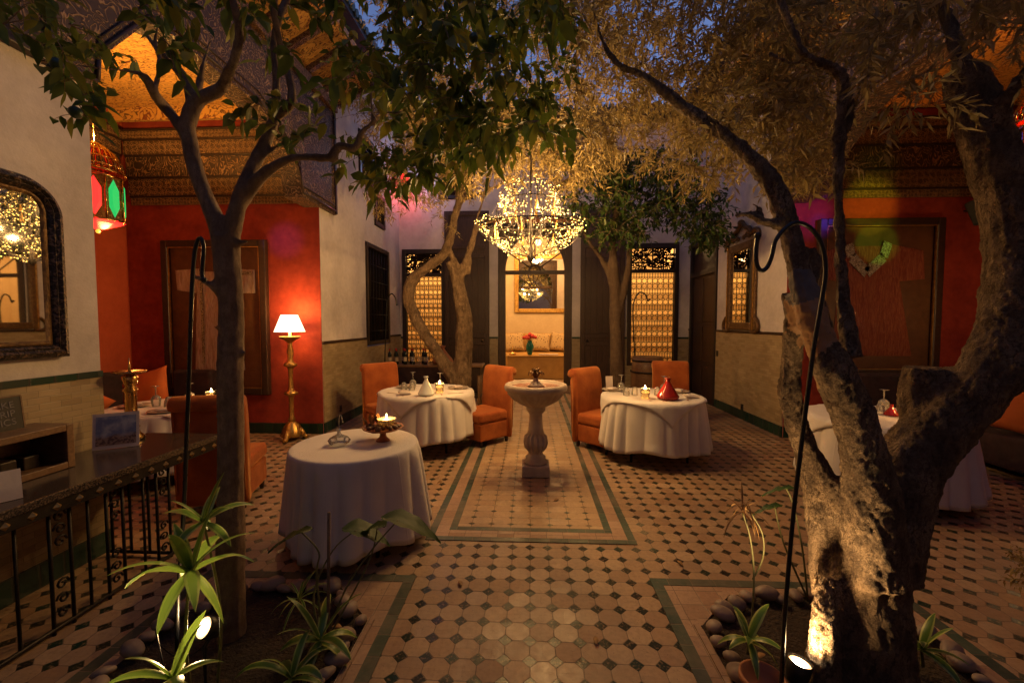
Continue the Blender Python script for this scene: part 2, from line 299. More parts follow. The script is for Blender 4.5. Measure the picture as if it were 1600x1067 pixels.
# ------------------------------------------------------------------ mesh builder
OFF = {}
class MB:
    def __init__(s, world=False): s.v = []; s.f = []; s.s = []; s.world = world; s.uv = None
    def add(s, vs, fs, sm=False, mat=None):
        b = len(s.v)
        for p in vs:
            p = Vector(p)
            if mat is not None: p = mat @ p
            s.v.append(p)
        for q in fs: s.f.append([b+i for i in q]); s.s.append(sm)
        return s
    def bx(s, x0, x1, y0, y1, z0, z1, mat=None):
        v = [(x, y, z) for z in (z0, z1) for y in (y0, y1) for x in (x0, x1)]
        return s.add(v, [(0, 2, 3, 1), (4, 5, 7, 6), (0, 1, 5, 4), (2, 6, 7, 3), (0, 4, 6, 2), (1, 3, 7, 5)], mat=mat)
    def tube(s, pts, r, seg=8, cap=True, mat=None, sm=True):
        pts = [Vector(p) for p in pts]; n = len(pts)
        if not hasattr(r, '__len__'): r = [r]*n
        t0 = (pts[1]-pts[0]).normalized(); a = t0.orthogonal().normalized(); vs = []; fs = []
        for i, p in enumerate(pts):
            t = (pts[min(i+1, n-1)]-pts[max(i-1, 0)]).normalized()
            a = (a-t*a.dot(t)); a = a.normalized() if a.length > 1e-6 else t.orthogonal().normalized(); b = t.cross(a)
            for k in range(seg):
                an = 2*PI*k/seg; vs.append(p+(a*math.cos(an)+b*math.sin(an))*r[i])
        for i in range(n-1):
            for k in range(seg):
                k2 = (k+1) % seg; fs.append((i*seg+k, i*seg+k2, (i+1)*seg+k2, (i+1)*seg+k))
        s.add(vs, fs, sm, mat)
        if cap:
            b = len(s.v)-len(vs)
            s.f.append([b+k for k in range(seg)][::-1]); s.s.append(False)
            s.f.append([b+(n-1)*seg+k for k in range(seg)]); s.s.append(False)
        return s
    def lathe(s, prof, seg=24, c=(0, 0, 0), flute=None, sm=True, mat=None, cap=True):
        vs = []; fs = []; n = len(prof); c = Vector(c)
        for (r, z) in prof:
            for k in range(seg):
                a = 2*PI*k/seg; rr = r
                if flute and flute[1] <= z <= flute[2]: rr = r*(1+flute[3]*abs(math.sin(a*flute[0]/2))-flute[3]*.5)
                vs.append(c+Vector((rr*math.cos(a), rr*math.sin(a), z)))
        for i in range(n-1):
            for k in range(seg):
                k2 = (k+1) % seg; fs.append((i*seg+k, i*seg+k2, (i+1)*seg+k2, (i+1)*seg+k))
        s.add(vs, fs, sm, mat)
        if cap:
            b = len(s.v)-len(vs)
            if prof[0][0] > 1e-4: s.f.append([b+k for k in range(seg)][::-1]); s.s.append(False)
            if prof[-1][0] > 1e-4: s.f.append([b+(n-1)*seg+k for k in range(seg)]); s.s.append(False)
        return s
    def ball(s, c, r, seg=12, sq=(1, 1, 1)):
        pr = [(max(1e-5, math.sin(PI*i/8)), -math.cos(PI*i/8)) for i in range(9)]
        m = Matrix.Translation(Vector(c)) @ Matrix.Diagonal((r*sq[0], r*sq[1], r*sq[2], 1))
        return s.lathe(pr, seg, mat=m, cap=False)
    def prism(s, poly, f0, f1, sm=False):
        """poly of 2-D points; f0, f1 map one to 3-D"""
        n = len(poly); a = [f0(*p) for p in poly]; b = [f1(*p) for p in poly]
        s.add(a+b, [list(range(n))[::-1], [n+i for i in range(n)]], False)
        b0 = len(s.v)-2*n
        for i in range(n):
            j = (i+1) % n; s.f.append([b0+i, b0+j, b0+n+j, b0+n+i]); s.s.append(sm)
        return s
    def build(s, name, mat, parent=None, label=None, bevel=0, bseg=2, kind=None):
        me = bpy.data.meshes.new(name); off = Vector((0, 0, 0))
        if s.world and parent is not None: off = OFF.get(parent.name, Vector((0, 0, 0)))
        me.from_pydata([tuple(p-off) for p in s.v], [], s.f)
        me.polygons.foreach_set('use_smooth', s.s); me.update()
        o = bpy.data.objects.new(name, me); COL.objects.link(o)
        me.materials.append(M[mat] if isinstance(mat, str) else mat)
        if parent is not None: o.parent = parent; OFF[o.name] = OFF.get(parent.name, Vector((0, 0, 0)))
        if label: o['label'] = label
        if kind: o['kind'] = kind
        if bevel:
            md = o.modifiers.new('bevel', 'BEVEL'); md.width = bevel; md.segments = bseg; md.limit_method = 'ANGLE'
        return o
def tag(o, label, cat, group=None):
    o['label'] = label; o['category'] = cat
    if group: o['group'] = group
    return o
def thing(name, label, cat, loc=(0, 0, 0), rz=0, group=None):
    o = bpy.data.objects.new(name, None); COL.objects.link(o); o.location = loc; o.rotation_euler = (0, 0, rz)
    o.empty_display_size = .1; OFF[o.name] = Vector(loc); return tag(o, label, cat, group)
def dup(o, loc=None, rz=None, label=None, parent=None):
    c = o.copy(); COL.objects.link(c); c.parent = parent
    if loc is not None: c.location = loc
    if rz is not None: c.rotation_euler = (0, 0, rz)
    if label: c['label'] = label
    for ch in [x for x in COL.objects if x.parent == o]: dup(ch, parent=c)
    return c
def box(name, mat, x0, x1, y0, y1, z0, z1, parent=None, bevel=0, kind=None):
    return MB(True).bx(x0, x1, y0, y1, z0, z1).build(name, mat, parent, bevel=bevel, kind=kind)
def struct(o): o['kind'] = 'structure'; return o
def lamp(name, loc, power, col, r=.05, parent=None, kind='POINT', aim=None, angle=100, blend=.5):
    l = bpy.data.lights.new(name, kind); l.energy = power; l.color = col; l.shadow_soft_size = r
    if kind == 'SPOT': l.spot_size = R(angle); l.spot_blend = blend
    o = bpy.data.objects.new(name, l); COL.objects.link(o); o.location = loc
    if aim is not None: o.rotation_euler = (Vector(aim)-Vector(loc)).to_track_quat('-Z', 'Y').to_euler()
    if parent is not None: o.parent = parent; o.location = Vector(loc)-OFF.get(parent.name, Vector((0, 0, 0)))
    return o
def cr(pts, sub=5):
    """Catmull-Rom through rows of numbers"""
    a = np.array(pts, float); n = len(a); out = []
    for i in range(n-1):
        p0, p1, p2, p3 = a[max(i-1, 0)], a[i], a[i+1], a[min(i+2, n-1)]
        for k in range(sub):
            t = k/sub
            out.append(.5*((2*p1)+(-p0+p2)*t+(2*p0-5*p1+4*p2-p3)*t*t+(-p0+3*p1-3*p2+p3)*t**3))
    out.append(a[-1]); return np.array(out)
WARM = (1, .56, .22); CANDLE = (1, .48, .14)

# ================================================================== THE SETTING
XL, XR, YC, YB = -3.15, 3.72, 6.15, 9.95       # courtyard walls: left, right, alcove far wall, back wall
XA, XB = -6.15, 6.95                            # alcove ends
def sheet(name, mat, x0, x1, y0, y1, z):
    return struct(MB().add([(x0, y0, z), (x1, y0, z), (x1, y1, z), (x0, y1, z)], [(0, 1, 2, 3)]).build(name, mat))
sheet('courtyard_floor', 'floor', -9, 9, -4, 17, 0)
sheet('aisle_path', 'rug', -.60, .60, 3.36, 9.95, .004)
g = MB()
for (a, b) in ((.60, .66), (.76, .82)):
    g.bx(-b, -a, 3.36-(b-.6), 9.9, .003, .006); g.bx(a, b, 3.36-(b-.6), 9.9, .003, .006); g.bx(-a, a, 3.36-(b-.6), 3.36-(a-.6), .003, .006)
struct(g.build('aisle_border_path', 'greenflat'))
g = MB(); g.bx(-.76, -.66, 3.30, 9.9, .003, .005); g.bx(.66, .76, 3.30, 9.9, .003, .005); g.bx(-.76, .76, 3.20, 3.30, .003, .005)
struct(g.build('aisle_inner_path', 'strip'))
# planting beds
BEDS = ((-2.19, -.76, 1.15, 2.68, 'left'), (.79, 2.33, 1.15, 2.72, 'right'))
for (x0, x1, y0, y1, nm) in BEDS:
    w = .07; g = MB()
    g.bx(x0, x1, y1-w, y1, .002, .0065); g.bx(x0, x1, y0, y0+w, .002, .0065); g.bx(x0, x0+w, y0+w, y1-w, .002, .0065); g.bx(x1-w, x1, y0+w, y1-w, .002, .0065)
    struct(g.build('green_edge_path', 'greenflat'))
    a0, a1, b0, b1 = x0+w, x1-w, y0+w, y1-w; c = .30; i = .055
    struct(MB().add([(a0, b0, .004), (a1, b0, .004), (a1, b1, .004), (a0, b1, .004)], [(0, 1, 2, 3)]).build('bed_surround_path', 'strip'))
    oc = [(a0+i+c, b0+i), (a1-i-c, b0+i), (a1-i, b0+i+c), (a1-i, b1-i-c), (a1-i-c, b1-i), (a0+i+c, b1-i), (a0+i, b1-i-c), (a0+i, b0+i+c)]
    g = MB(); cx, cy = (x0+x1)/2, (y0+y1)/2
    def sh(p, k): return (cx+(p[0]-cx)*k, cy+(p[1]-cy)*k)
    for q in range(8):      # plain kerb of terracotta pieces round the octagon
        p, r = oc[q], oc[(q+1) % 8]; P1, R1 = sh(p, 1.0), sh(r, 1.0); P2, R2 = sh(p, .945), sh(r, .945)
        g.prism([P1, R1, R2, P2], lambda x, y: (x, y, .005), lambda x, y: (x, y, .016))
    struct(g.build('bed_kerb_path', 'strip'))
    vs = [(cx, cy, .03)]; fs = []; NR = 14; NA = 40
    op = [Vector((*sh(p, .95), 0)) for p in oc]
    for r_ in range(1, NR+1):
        for k in range(NA):
            t = k/NA*8; q = int(t); p = op[q].lerp(op[(q+1) % 8], t-q); f = r_/NR
            x, y = cx+(p.x-cx)*f, cy+(p.y-cy)*f
            z = .010+.03*(1-f)+.012*noise.noise(Vector((x*9, y*9, 0))) + .006*noise.noise(Vector((x*30, y*30, 2)))
            vs.append((x, y, max(z, .006)))
    for k in range(NA): fs.append((0, 1+k, 1+(k+1) % NA))
    for r_ in range(NR-1):
        for k in range(NA):
            k2 = (k+1) % NA; fs.append((1+r_*NA+k, 1+(r_+1)*NA+k, 1+(r_+1)*NA+k2, 1+r_*NA+k2))
    struct(MB().add(vs, fs, True).build('planter_soil_ground', 'soil'))

def wall_run(label, axis, pos, a0, a1, z1, thick, mat='white', dado=None, skirt=.16, face=1, holes=(), z0=0., cap=None):
    """a wall along y (axis 'x': plane x=pos) or along x (axis 'y'); face = direction in which the plaster looks"""
    def bxx(mb, u0, u1, w0, w1, t0, t1):
        lo, hi = sorted((pos+face*t0, pos+face*t1))
        if axis == 'x': mb.bx(lo, hi, u0, u1, w0, w1)
        else: mb.bx(u0, u1, lo, hi, w0, w1)
    loc = (pos, (a0+a1)/2, 0) if axis == 'x' else ((a0+a1)/2, pos, 0)
    t = thing('plaster_wall', label, 'wall', loc)
    def fill(mb, w0, w1, t0, t1, pad=0.):
        us = sorted({a0, a1, *[h[0]-pad for h in holes], *[h[1]+pad for h in holes]}); us = [u for u in us if a0 <= u <= a1]
        for u0, u1 in zip(us, us[1:]):
            um = (u0+u1)/2; cuts = [(h[2], h[3]) for h in holes if h[0]-pad < um < h[1]+pad]
            z = w0
            for (c0, c1) in sorted(cuts):
                if min(c0, w1) > z: bxx(mb, u0, u1, z, min(c0, w1), t0, t1)
                z = max(z, c1)
            if z < w1: bxx(mb, u0, u1, z, w1, t0, t1)
    m = MB(True); fill(m, z0, z1, -thick, 0); m.build('plaster_face', mat, t)
    if dado:
        m = MB(True); fill(m, skirt, dado, .001, .014); m.build('tile_dado', 'dado', t)
        m = MB(True); fill(m, dado, dado+.045, .001, .020); m.build('dado_trim', 'green' if dado < 1.36 else 'framewood', t)
    if skirt:
        m = MB(True); fill(m, .0, skirt, .001, .022); m.build('skirting', 'green', t)
    return t
ZT = 6.3
wall_run('white plaster wall with arched mirror above the console table', 'x', XL, -3, 2.9, ZT, .35, dado=1.30)
wall_run('white plaster wall between the floor lamp and the back corner', 'x', XL, YC, YB, ZT, .35, dado=1.36, holes=((7.86, 9.17, 1.22, 3.25), (7.62, 8.35, 4.35, 5.25), (8.35, 8.95, 3.65, 4.35)))
wall_run('white plaster wall holding the tall narrow gilt mirror', 'x', XR, 6.25, YB, ZT, .35, dado=1.5, face=-1, holes=((8.5, 9.9, 0, 3.5),))
wall_run('white plaster pier at the near right beyond the frame', 'x', XR, -3, 2.2, ZT, .35, dado=1.4, face=-1)
wall_run('white plaster back wall with the arched doorway', 'y', YB, XL-.3, XR+.3, ZT, .3, dado=1.3, skirt=.14, face=-1,
         holes=((-3.06, -2.06, .67, 3.40), (-.78, .98, 0, 3.86), (2.29, 3.43, .67, 3.50), (-2.2, -1.35, 4.6, 5.6), (1.5, 2.3, 4.6, 5.6)))
wall_run('plain white wall behind the photographer', 'y', -3, XL-.3, XR+.3, ZT, .3, face=1, dado=1.3)
wall_run('red plaster wall of the left alcove behind the lamp', 'y', YC-.012, XA, XL-.002, 4.95, .25, 'red', face=-1)
wall_run('orange plaster end wall of the left alcove', 'x', XA, 1.2, YC-.012, 4.95, .25, 'orange', face=1)
wall_run('red plaster near wall of the left alcove', 'y', 1.2, XA, XL-.36, 4.95, .25, 'red', face=1)
wall_run('deep red plaster wall of the right alcove behind the dress', 'y', YC+.085, XR+.002, XB, 4.95, .25, 'red', face=-1)
wall_run('red plaster end wall of the right alcove', 'x', XB, 1.0, YC+.085, 4.95, .25, 'red', face=-1)
wall_run('red plaster near wall of the right alcove', 'y', 1.0, XR+.36, XB, 4.95, .25, 'red', face=1)
# carved friezes
def frieze_y(label, y, x0, x1, face=-1, z0=3.46):
    t = thing('carved_frieze', label, 'frieze', ((x0+x1)/2, y, z0))
    hs = ((.13, 'carve_c'), (.27, 'carve_b'), (.31, 'carve_d'), (.22, 'carve_b'), (.13, 'carve_c')); z = z0; d = .03
    for h, m in hs:
        MB(True).bx(x0, x1, *sorted((y+face*.002, y+face*d)), z, z+h-.026).build('carved_band', m, t)
        MB(True).bx(x0, x1, *sorted((y+face*.002, y+face*(d+.022))), z+h-.026, z+h).build('moulding', 'framewood', t, bevel=.006); z += h; d += .03
    return t
def frieze_x(label, x, y0, y1, face=1, z0=3.46):
    t = thing('carved_frieze', label, 'frieze', (x, (y0+y1)/2, z0)); z = z0; d = .03
    for h, m in ((.13, 'carve_c'), (.27, 'carve_b'), (.31, 'carve_a'), (.22, 'carve_b'), (.13, 'carve_c')):
        MB(True).bx(*sorted((x+face*.002, x+face*d)), y0, y1, z, z+h-.026).build('carved_band', m, t)
        MB(True).bx(*sorted((x+face*.002, x+face*(d+.022))), y0, y1, z+h-.026, z+h).build('moulding', 'framewood', t, bevel=.006); z += h; d += .03
frieze_y('carved cedar frieze above the red wall with the cream dress', YC-.012, XA+.12, XL-.30)
frieze_x('carved cedar frieze on the end wall of the left alcove', XA, 1.3, YC-.16)
frieze_y('dark carved cedar frieze above the red wall with the red dress', YC+.085, XR+.30, XB-.12)
frieze_x('dark carved cedar frieze on the end wall of the right alcove', XB, 1.3, YC-.04, -1)
for (x0, x1, y0, y1, lb) in ((XA, XL-.30, 1.2, YC, 'ochre painted timber ceiling of the left alcove'), (XR+.30, XB, 1.0, YC+.08, 'rust painted timber ceiling of the right alcove')):
    t = thing('painted_ceiling', lb, 'ceiling', ((x0+x1)/2, (y0+y1)/2, 4.8))
    box('ceiling_boards', 'ceil', x0, x1, y0, y1, 4.80, 4.95, t)
    m = MB(True); m.bx(x0, x1, y1-.22, y1-.17, 4.62, 4.80); m.build('painted_cornice', 'ceil', t)
# the courtyard friezes over the alcove openings: a shaped lintel on corbels, with an overhanging eave
def lintel(X, face, label, y0, y1):
    t = thing('carved_lintel', label, 'lintel', (X, (y0+y1)/2, 3.4))
    a, b = y0, y1
    poly = [(a-.0, 3.36), (a+.32, 3.36), (a+.34, 3.58), (a+.75, 4.12), (a+1.0, 4.18), (b-1.9, 4.18), (b-1.6, 4.08), (b-1.05, 3.72), (b-.98, 3.40), (b-.0, 3.40), (b, 4.98), (a, 4.98)]
    xo, xi = X+face*.05, X-face*.22
    lo, hi = sorted((xo, xi))
    MB(True).prism(poly, lambda y, z: (lo, y, z), lambda y, z: (hi, y, z)).build('carved_beam', 'carve_a', t)
    m = MB(True)
    edge = poly[:10]
    for (p, q) in zip(edge, edge[1:]):      # raised border that follows the shaped edge
        d = Vector((0, q[0]-p[0], q[1]-p[1])); L = d.length
        if L < .05: continue
        m.tube([(xo+face*.006, p[0], p[1]+.055), (xo+face*.006, q[0], q[1]+.055)], .016, 6); m.tube([(xo+face*.006, p[0], p[1]+.14), (xo+face*.006, q[0], q[1]+.14)], .009, 6)
    m.bx(*sorted((xo-face*.01, xo+face*.02)), b-.05, b, 3.41, 4.97); m.bx(*sorted((xo-face*.01, xo+face*.02)), a, a+.05, 3.37, 4.97)
    m.build('moulding', 'framewood', t)
    MB(True).bx(*sorted((X-face*.24, X+face*.11)), a, b, 4.981, 5.12).build('cornice', 'carve_c', t, bevel=.01)
    # eave
    m = MB(True)
    yy0, yy1 = a-.2, b+.35
    m.add([(X-face*.24, yy0, 5.13), (X-face*.24, yy1, 5.13), (X+face*.62, yy1, 5.62), (X+face*.62, yy0, 5.62), (X-face*.24, yy0, 5.22), (X-face*.24, yy1, 5.22), (X+face*.62, yy1, 5.71), (X+face*.62, yy0, 5.71)],
          [(0, 1, 2, 3), (4, 7, 6, 5), (0, 4, 5, 1), (1, 5, 6, 2), (2, 6, 7, 3), (3, 7, 4, 0)])
    m.build('painted_eave', 'ceil', t)
    m = MB(True); y = yy0+.1
    while y < yy1-.1:
        m.add([(X, y, 5.19), (X, y+.07, 5.19), (X+face*.6, y+.07, 5.53), (X+face*.6, y, 5.53), (X, y, 5.27), (X, y+.07, 5.27), (X+face*.6, y+.07, 5.605), (X+face*.6, y, 5.605)],
              [(0, 1, 2, 3), (4, 7, 6, 5), (0, 4, 5, 1), (1, 5, 6, 2), (2, 6, 7, 3), (3, 7, 4, 0)]); y += .48
    m.build('eave_rafters', 'carve_c', t)
    m = MB(True); m.bx(*sorted((X-face*.33, X-face*.02)), a, b, 5.23, ZT); m.build('upper_wall', 'white', t)
    return t
lintel(XL, 1, 'carved cedar lintel with stepped corbels over the left alcove', 2.6, 6.6)
lintel(XR, -1, 'dark carved cedar lintel over the right alcove opening', 2.1, 6.62)
# near left frieze that runs on over the mirror
t = thing('carved_frieze', 'carved cedar frieze above the white wall with the arched mirror', 'frieze', (XL, 1, 3.3))
box('carved_band', 'carve_a', XL+.002, XL+.05, -2.9, 2.598, 3.44, 4.9, t); box('moulding', 'framewood', XL+.002, XL+.075, -2.9, 2.598, 3.36, 3.44, t, .01); box('moulding', 'framewood', XL+.002, XL+.06, -2.9, 2.598, 4.9, 4.98, t, .01)
# roof eaves on top of the four walls
for nm, a in (('left', (XL-.4, XL+.45, -3, YB)), ('right', (XR-.45, XR+.4, -3, YB)), ('back', (XL-.4, XR+.4, YB-.45, YB+.4))):
    t = thing('tiled_eave', 'dark tiled roof eave along the top of the %s courtyard wall' % nm, 'eave', ((a[0]+a[1])/2, (a[2]+a[3])/2, ZT))
    dz = .01 if nm == 'back' else 0
    box('eave_board', 'darkwood', *a, ZT+.001+dz*3, ZT+.08+dz*3, t); m = MB(True)
    if nm == 'back':
        x = a[0]
        while x < a[1]: m.tube([(x, a[2]-.04, ZT+.14), (x, a[3], ZT+.34)], .055, 8); x += .13
    else:
        y = a[2]
        while y < a[3]-.5: m.tube([(a[0]-.02, y, ZT+.12+(.2 if nm == 'left' else 0)), (a[1]+.04, y, ZT+.12+(0 if nm == 'left' else .2))], .055, 8); y += .13
    m.build('roof_tiles', 'green', t)
# small tiled canopy above the doorway
t = thing('tiled_canopy', 'little tiled canopy above the arched doorway', 'canopy', (.1, YB, 3.95))
box('canopy_board', 'darkwood', -.95, 1.15, YB-.30, YB-.002, 3.90, 3.96, t); m = MB(True); x = -.93
while x < 1.14: m.tube([(x, YB-.34, 3.995), (x, YB-.01, 4.16)], .048, 8); x += .1
m.build('roof_tiles', 'terracotta', t)

# ---------------------------------------------------------------- back room behind the doorway
YR = 12.9
wall_run('cream wall of the lit salon seen through the doorway', 'y', YR, -3.3, 3.7, 4.3, .2, 'cream', face=-1, skirt=0)
wall_run('cream left side wall of the lit salon', 'x', -3.3, YB+.31, YR, 4.3, .2, 'cream', face=1, skirt=0)
wall_run('cream right side wall of the lit salon', 'x', 3.7, YB+.31, YR, 4.3, .2, 'cream', face=-1, skirt=0)
t = thing('salon_ceiling', 'plain cream ceiling of the lit salon', 'ceiling', (.2, 11.5, 4.3)); box('ceiling_boards', 'cream', -3.5, 3.9, YB+.3, YR+.2, 4.30, 4.4, t)
sheet('salon_floor', 'rug', -3.3, 3.7, YB+.02, YR, .18)
box('threshold_step_ground', 'strip', -.78, .98, YB-.02, YB+.3, .002, .178, kind='structure')
lamp('salon_ceiling_light', (.2, 11.3, 3.9), 110, (1, .55, .20), .25)
lamp('salon_ceiling_light', (-2.2, 11.2, 3.6), 70, (1, .58, .22), .2)
lamp('salon_ceiling_light', (2.6, 11.2, 3.6), 70, (1, .58, .22), .2)
# door frame with fanlight and open leaves
def doorway():
    y = YB+.06; zt = 2.92; r = .70; cx = .10
    t = thing('arched_doorway', 'dark wooden doorway with radiating fanlight into the golden salon', 'doorway', (cx, YB, 0))
    m = MB(True); m.bx(-.775, -.60, y-.08, y+.08, .18, 3.86); m.bx(.80, .975, y-.08, y+.08, .18, 3.86); m.bx(-.60, .80, y-.08, y+.08, 3.78, 3.86); m.build('door_frame', 'doorwood', t, bevel=.008)
    m = MB(True); m.bx(-.60, .80, y-.06, y+.06, zt-.09, zt); m.build('transom', 'doorwood', t, bevel=.006)
    m = MB(True); n = 20
    arc = [(cx+r*math.cos(PI*k/n), zt+.86*math.sin(PI*k/n)*.97) for k in range(n+1)]
    for (p, q) in zip(arc, arc[1:]): m.prism([p, q, (q[0], 3.779), (p[0], 3.779)], lambda a, b: (a, y-.05, b), lambda a, b: (a, y+.05, b))
    m.build('arch_panel', 'doorwood', t)
    m = MB(True)
    for k in range(1, 6):
        a = PI*k/6; m.tube([(cx+.1*math.cos(a), y, zt+.1*math.sin(a)), (cx+.7*math.cos(a), y, zt+.83*math.sin(a))], .017, 6)
    m.tube([(cx+.13*math.cos(PI*k/12), y, zt+.13*math.sin(PI*k/12)) for k in range(13)], .03, 6)
    m.build('fanlight_bars', 'doorwood', t)
doorway()
for (x0, x1, lb) in ((-2.04, -.98, 'tall dark door leaf folded open left of the doorway'), (1.17, 2.20, 'tall dark door leaf folded open right of the doorway')):
    t = thing('door_leaf', lb, 'door', ((x0+x1)/2, YB-.06, .02)); y = YB-.07
    box('door_panel', 'doorwood', x0, x1, y-.025, y+.02, .03, 4.3, t)
    m = MB(True)
    for (a, b) in ((x0, x0+.10), (x1-.10, x1)): m.bx(a, b, y-.05, y-.026, .03, 4.3)
    for z in (.03, 1.15, 1.32, 3.2, 3.42, 4.2): m.bx(x0+.101, x1-.101, y-.049, y-.026, z, z+.10)
    m.build('door_rails', 'doorwood', t, bevel=.006)
    m = MB(True); k = 0; x = x0+.13
    while x < x1-.16: m.bx(x, x+.11, y-.036, y-.026, .14, 1.14); m.bx(x, x+.11, y-.036, y-.026, 1.43, 3.19); x += .135
    m.build('door_boards', 'doorwood', t, bevel=.005)
    m = MB(True); m.ball((x1-.16 if x0 < 0 else x0+.16, y-.07, 1.25), .03); m.build('door_knob', 'iron', t)
# lattice windows
def lattice(x0, x1, z0, zm, z1, lb):
    t = thing('lattice_window', lb, 'window', ((x0+x1)/2, YB, z0)); y = YB+.02
    m = MB(True); w = .075
    m.bx(x0-.02, x0+w, y-.07, y+.06, z0, z1+.03); m.bx(x1-w, x1+.02, y-.07, y+.06, z0, z1+.03); m.bx(x0+w, x1-w, y-.07, y+.06, z1-w, z1+.03); m.bx(x0+w, x1-w, y-.07, y+.06, zm-.03, zm+.04); m.bx(x0+w, x1-w, y-.07, y+.06, z0, z0+.06)
    m.build('window_frame', 'darkwood', t, bevel=.006)
    # carved top panel: pierced tendrils
    m = MB(True); a0, a1, b0, b1 = x0+w, x1-w, zm+.04, z1-w; rr = random.Random(int(x0*100))
    for k in range(170):
        cx, cz = rr.uniform(a0, a1), rr.uniform(b0, b1); q = rr.uniform(.025, .06); ph = rr.uniform(0, 6.28); pts = []
        for j in range(12):
            a = ph+j*.5; qq = q*(1-j*.06); pts.append((min(max(cx+qq*math.cos(a), a0), a1), y, min(max(cz+qq*math.sin(a), b0), b1)))
        m.tube(pts, .016, 4)
    for k in range(5): m.tube([(a0+(a1-a0)*k/4, y+.01, b0), (a0+(a1-a0)*k/4, y+.01, b1)], .02, 4)
    for k in range(4): m.tube([(a0, y+.012, b0+(b1-b0)*k/3), (a1, y+.012, b0+(b1-b0)*k/3)], .02, 4)
    m.build('pierced_panel', 'screenwood', t)
    m = MB(True); nx = 8; p = (x1-x0-2*w)/nx; nz = int((zm-z0-.09)/p); pz = (zm-z0-.09)/nz; r = .0085
    for k in range(nx+1): m.tube([(x0+w+k*p, y-.004, z0+.06), (x0+w+k*p, y-.004, zm-.03)], r, 4)
    for k in range(nz+1): m.tube([(x0+w, y, z0+.06+k*pz), (x1-w, y, z0+.06+k*pz)], r*1.1, 4)
    for i in range(nx):
        for j in range(nz):
            cx, cz = x0+w+(i+.5)*p, z0+.06+(j+.5)*pz
            if j % 3 == 1: m.tube([(cx-p/2, y, cz-pz/4), (cx+p/2, y, cz-pz/4)], r*.8, 4); m.tube([(cx-p/2, y, cz+pz/4), (cx+p/2, y, cz+pz/4)], r*.8, 4); m.tube([(cx, y, cz-pz/2), (cx, y, cz+pz/2)], r*.8, 4)
            else:
                for sg in (-1, 1): m.tube([(cx+sg*p*.5*math.sin(a)*.98, y, cz-pz/2+pz*(a/PI)) for a in (0, PI*.2, PI*.4, PI*.6, PI*.8, PI)], r*.8, 4)
    m.build('iron_lattice', 'iron', t)
    # drawn blind in soft folds behind
    vs = []; fs = []; n = 60
    for k in range(n+1):
        z = z0-.02+(zm-z0+.06)*k/n; f = (z*4.0) % 1; yy = YB+.22+.05*math.sin(f*PI)
        vs += [(x0-.03, yy, z), ((x0+x1)/2, yy+.01, z), (x1+.03, yy, z)]
    for k in range(n): fs += [(3*k, 3*k+1, 3*k+4, 3*k+3), (3*k+1, 3*k+2, 3*k+5, 3*k+4)]
    b = MB(True).add(vs, fs, True).build('folded_blind', 'curtain')
    tag(b, 'golden folded blind behind the %s lattice window' % ('left' if x0 < 0 else 'right'), 'blind')
lattice(-3.06, -2.06, .67, 2.82, 3.40, 'glowing iron lattice window behind the bottles and the curved trunk')
lattice(2.29, 3.43, .67, 2.88, 3.50, 'glowing iron lattice window behind the right hand dining table')
# side window and door, upper shutters
def screen_x(name, cat, X, y0, y1, z0, z1, face, lb, door=False):
    t = thing(name, lb, cat, (X, (y0+y1)/2, z0)); q = lambda a, b: sorted((X+face*a, X+face*b)); w = .08
    m = MB(True); m.bx(*q(-.08, .03), y0, y0+w, z0, z1); m.bx(*q(-.08, .03), y1-w, y1, z0, z1); m.bx(*q(-.08, .03), y0+w, y1-w, z1-w, z1); m.bx(*q(-.08, .03), y0+w, y1-w, z0, z0+(.02 if door else w))
    if door: m.bx(*q(-.08, .028), y0+w, y1-w, 2.7, 2.8)
    m.build('window_frame' if not door else 'door_frame', 'darkwood', t, bevel=.006)
    box('carved_screen' if not door else 'door_panel', 'nightwood' if not door else 'doorwood', *q(-.07, -.035), y0+w, y1-w, z0+.02, z1-w, t)
    m = MB(True)
    if door:
        ym = (y0+y1)/2
        for (a, b) in ((y0+w+.01, ym-.01), (ym+.01, y1-w-.01)):
            for (c, d) in ((.1, .75), (.85, 1.6), (1.7, 2.65)):
                m.bx(*q(-.035, -.018), a+.05, b-.05, c, d)
        m.build('raised_panels', 'doorwood', t, bevel=.012)
    else:
        n = max(3, int((y1-y0)/.16))
        for k in range(n+1): yy = y0+w+(y1-y0-2*w)*k/n; m.tube([(X-face*.01, yy, z0+w), (X-face*.01, yy, z1-w)], .009, 6)
        k = z0+w+.2
        while k < z1-w: m.tube([(X-face*.008, y0+w, k), (X-face*.008, y1-w, k)], .008, 6); k += .33
        m.build('screen_bars', 'iron', t)
screen_x('lattice_window', 'window', XL, 7.88, 9.15, 1.24, 3.23, 1, 'dark unlit screened window in the left courtyard wall')
screen_x('shuttered_window', 'window', XL, 7.64, 8.33, 4.37, 5.23, 1, 'small dark upper window, the higher one on the left wall')
screen_x('shuttered_window', 'window', XL, 8.37, 8.93, 3.67, 4.33, 1, 'small dark upper window, the lower one on the left wall')
screen_x('side_door', 'door', XR, 8.52, 9.88, .0, 3.48, -1, 'dark panelled side door at the right of the courtyard', True)
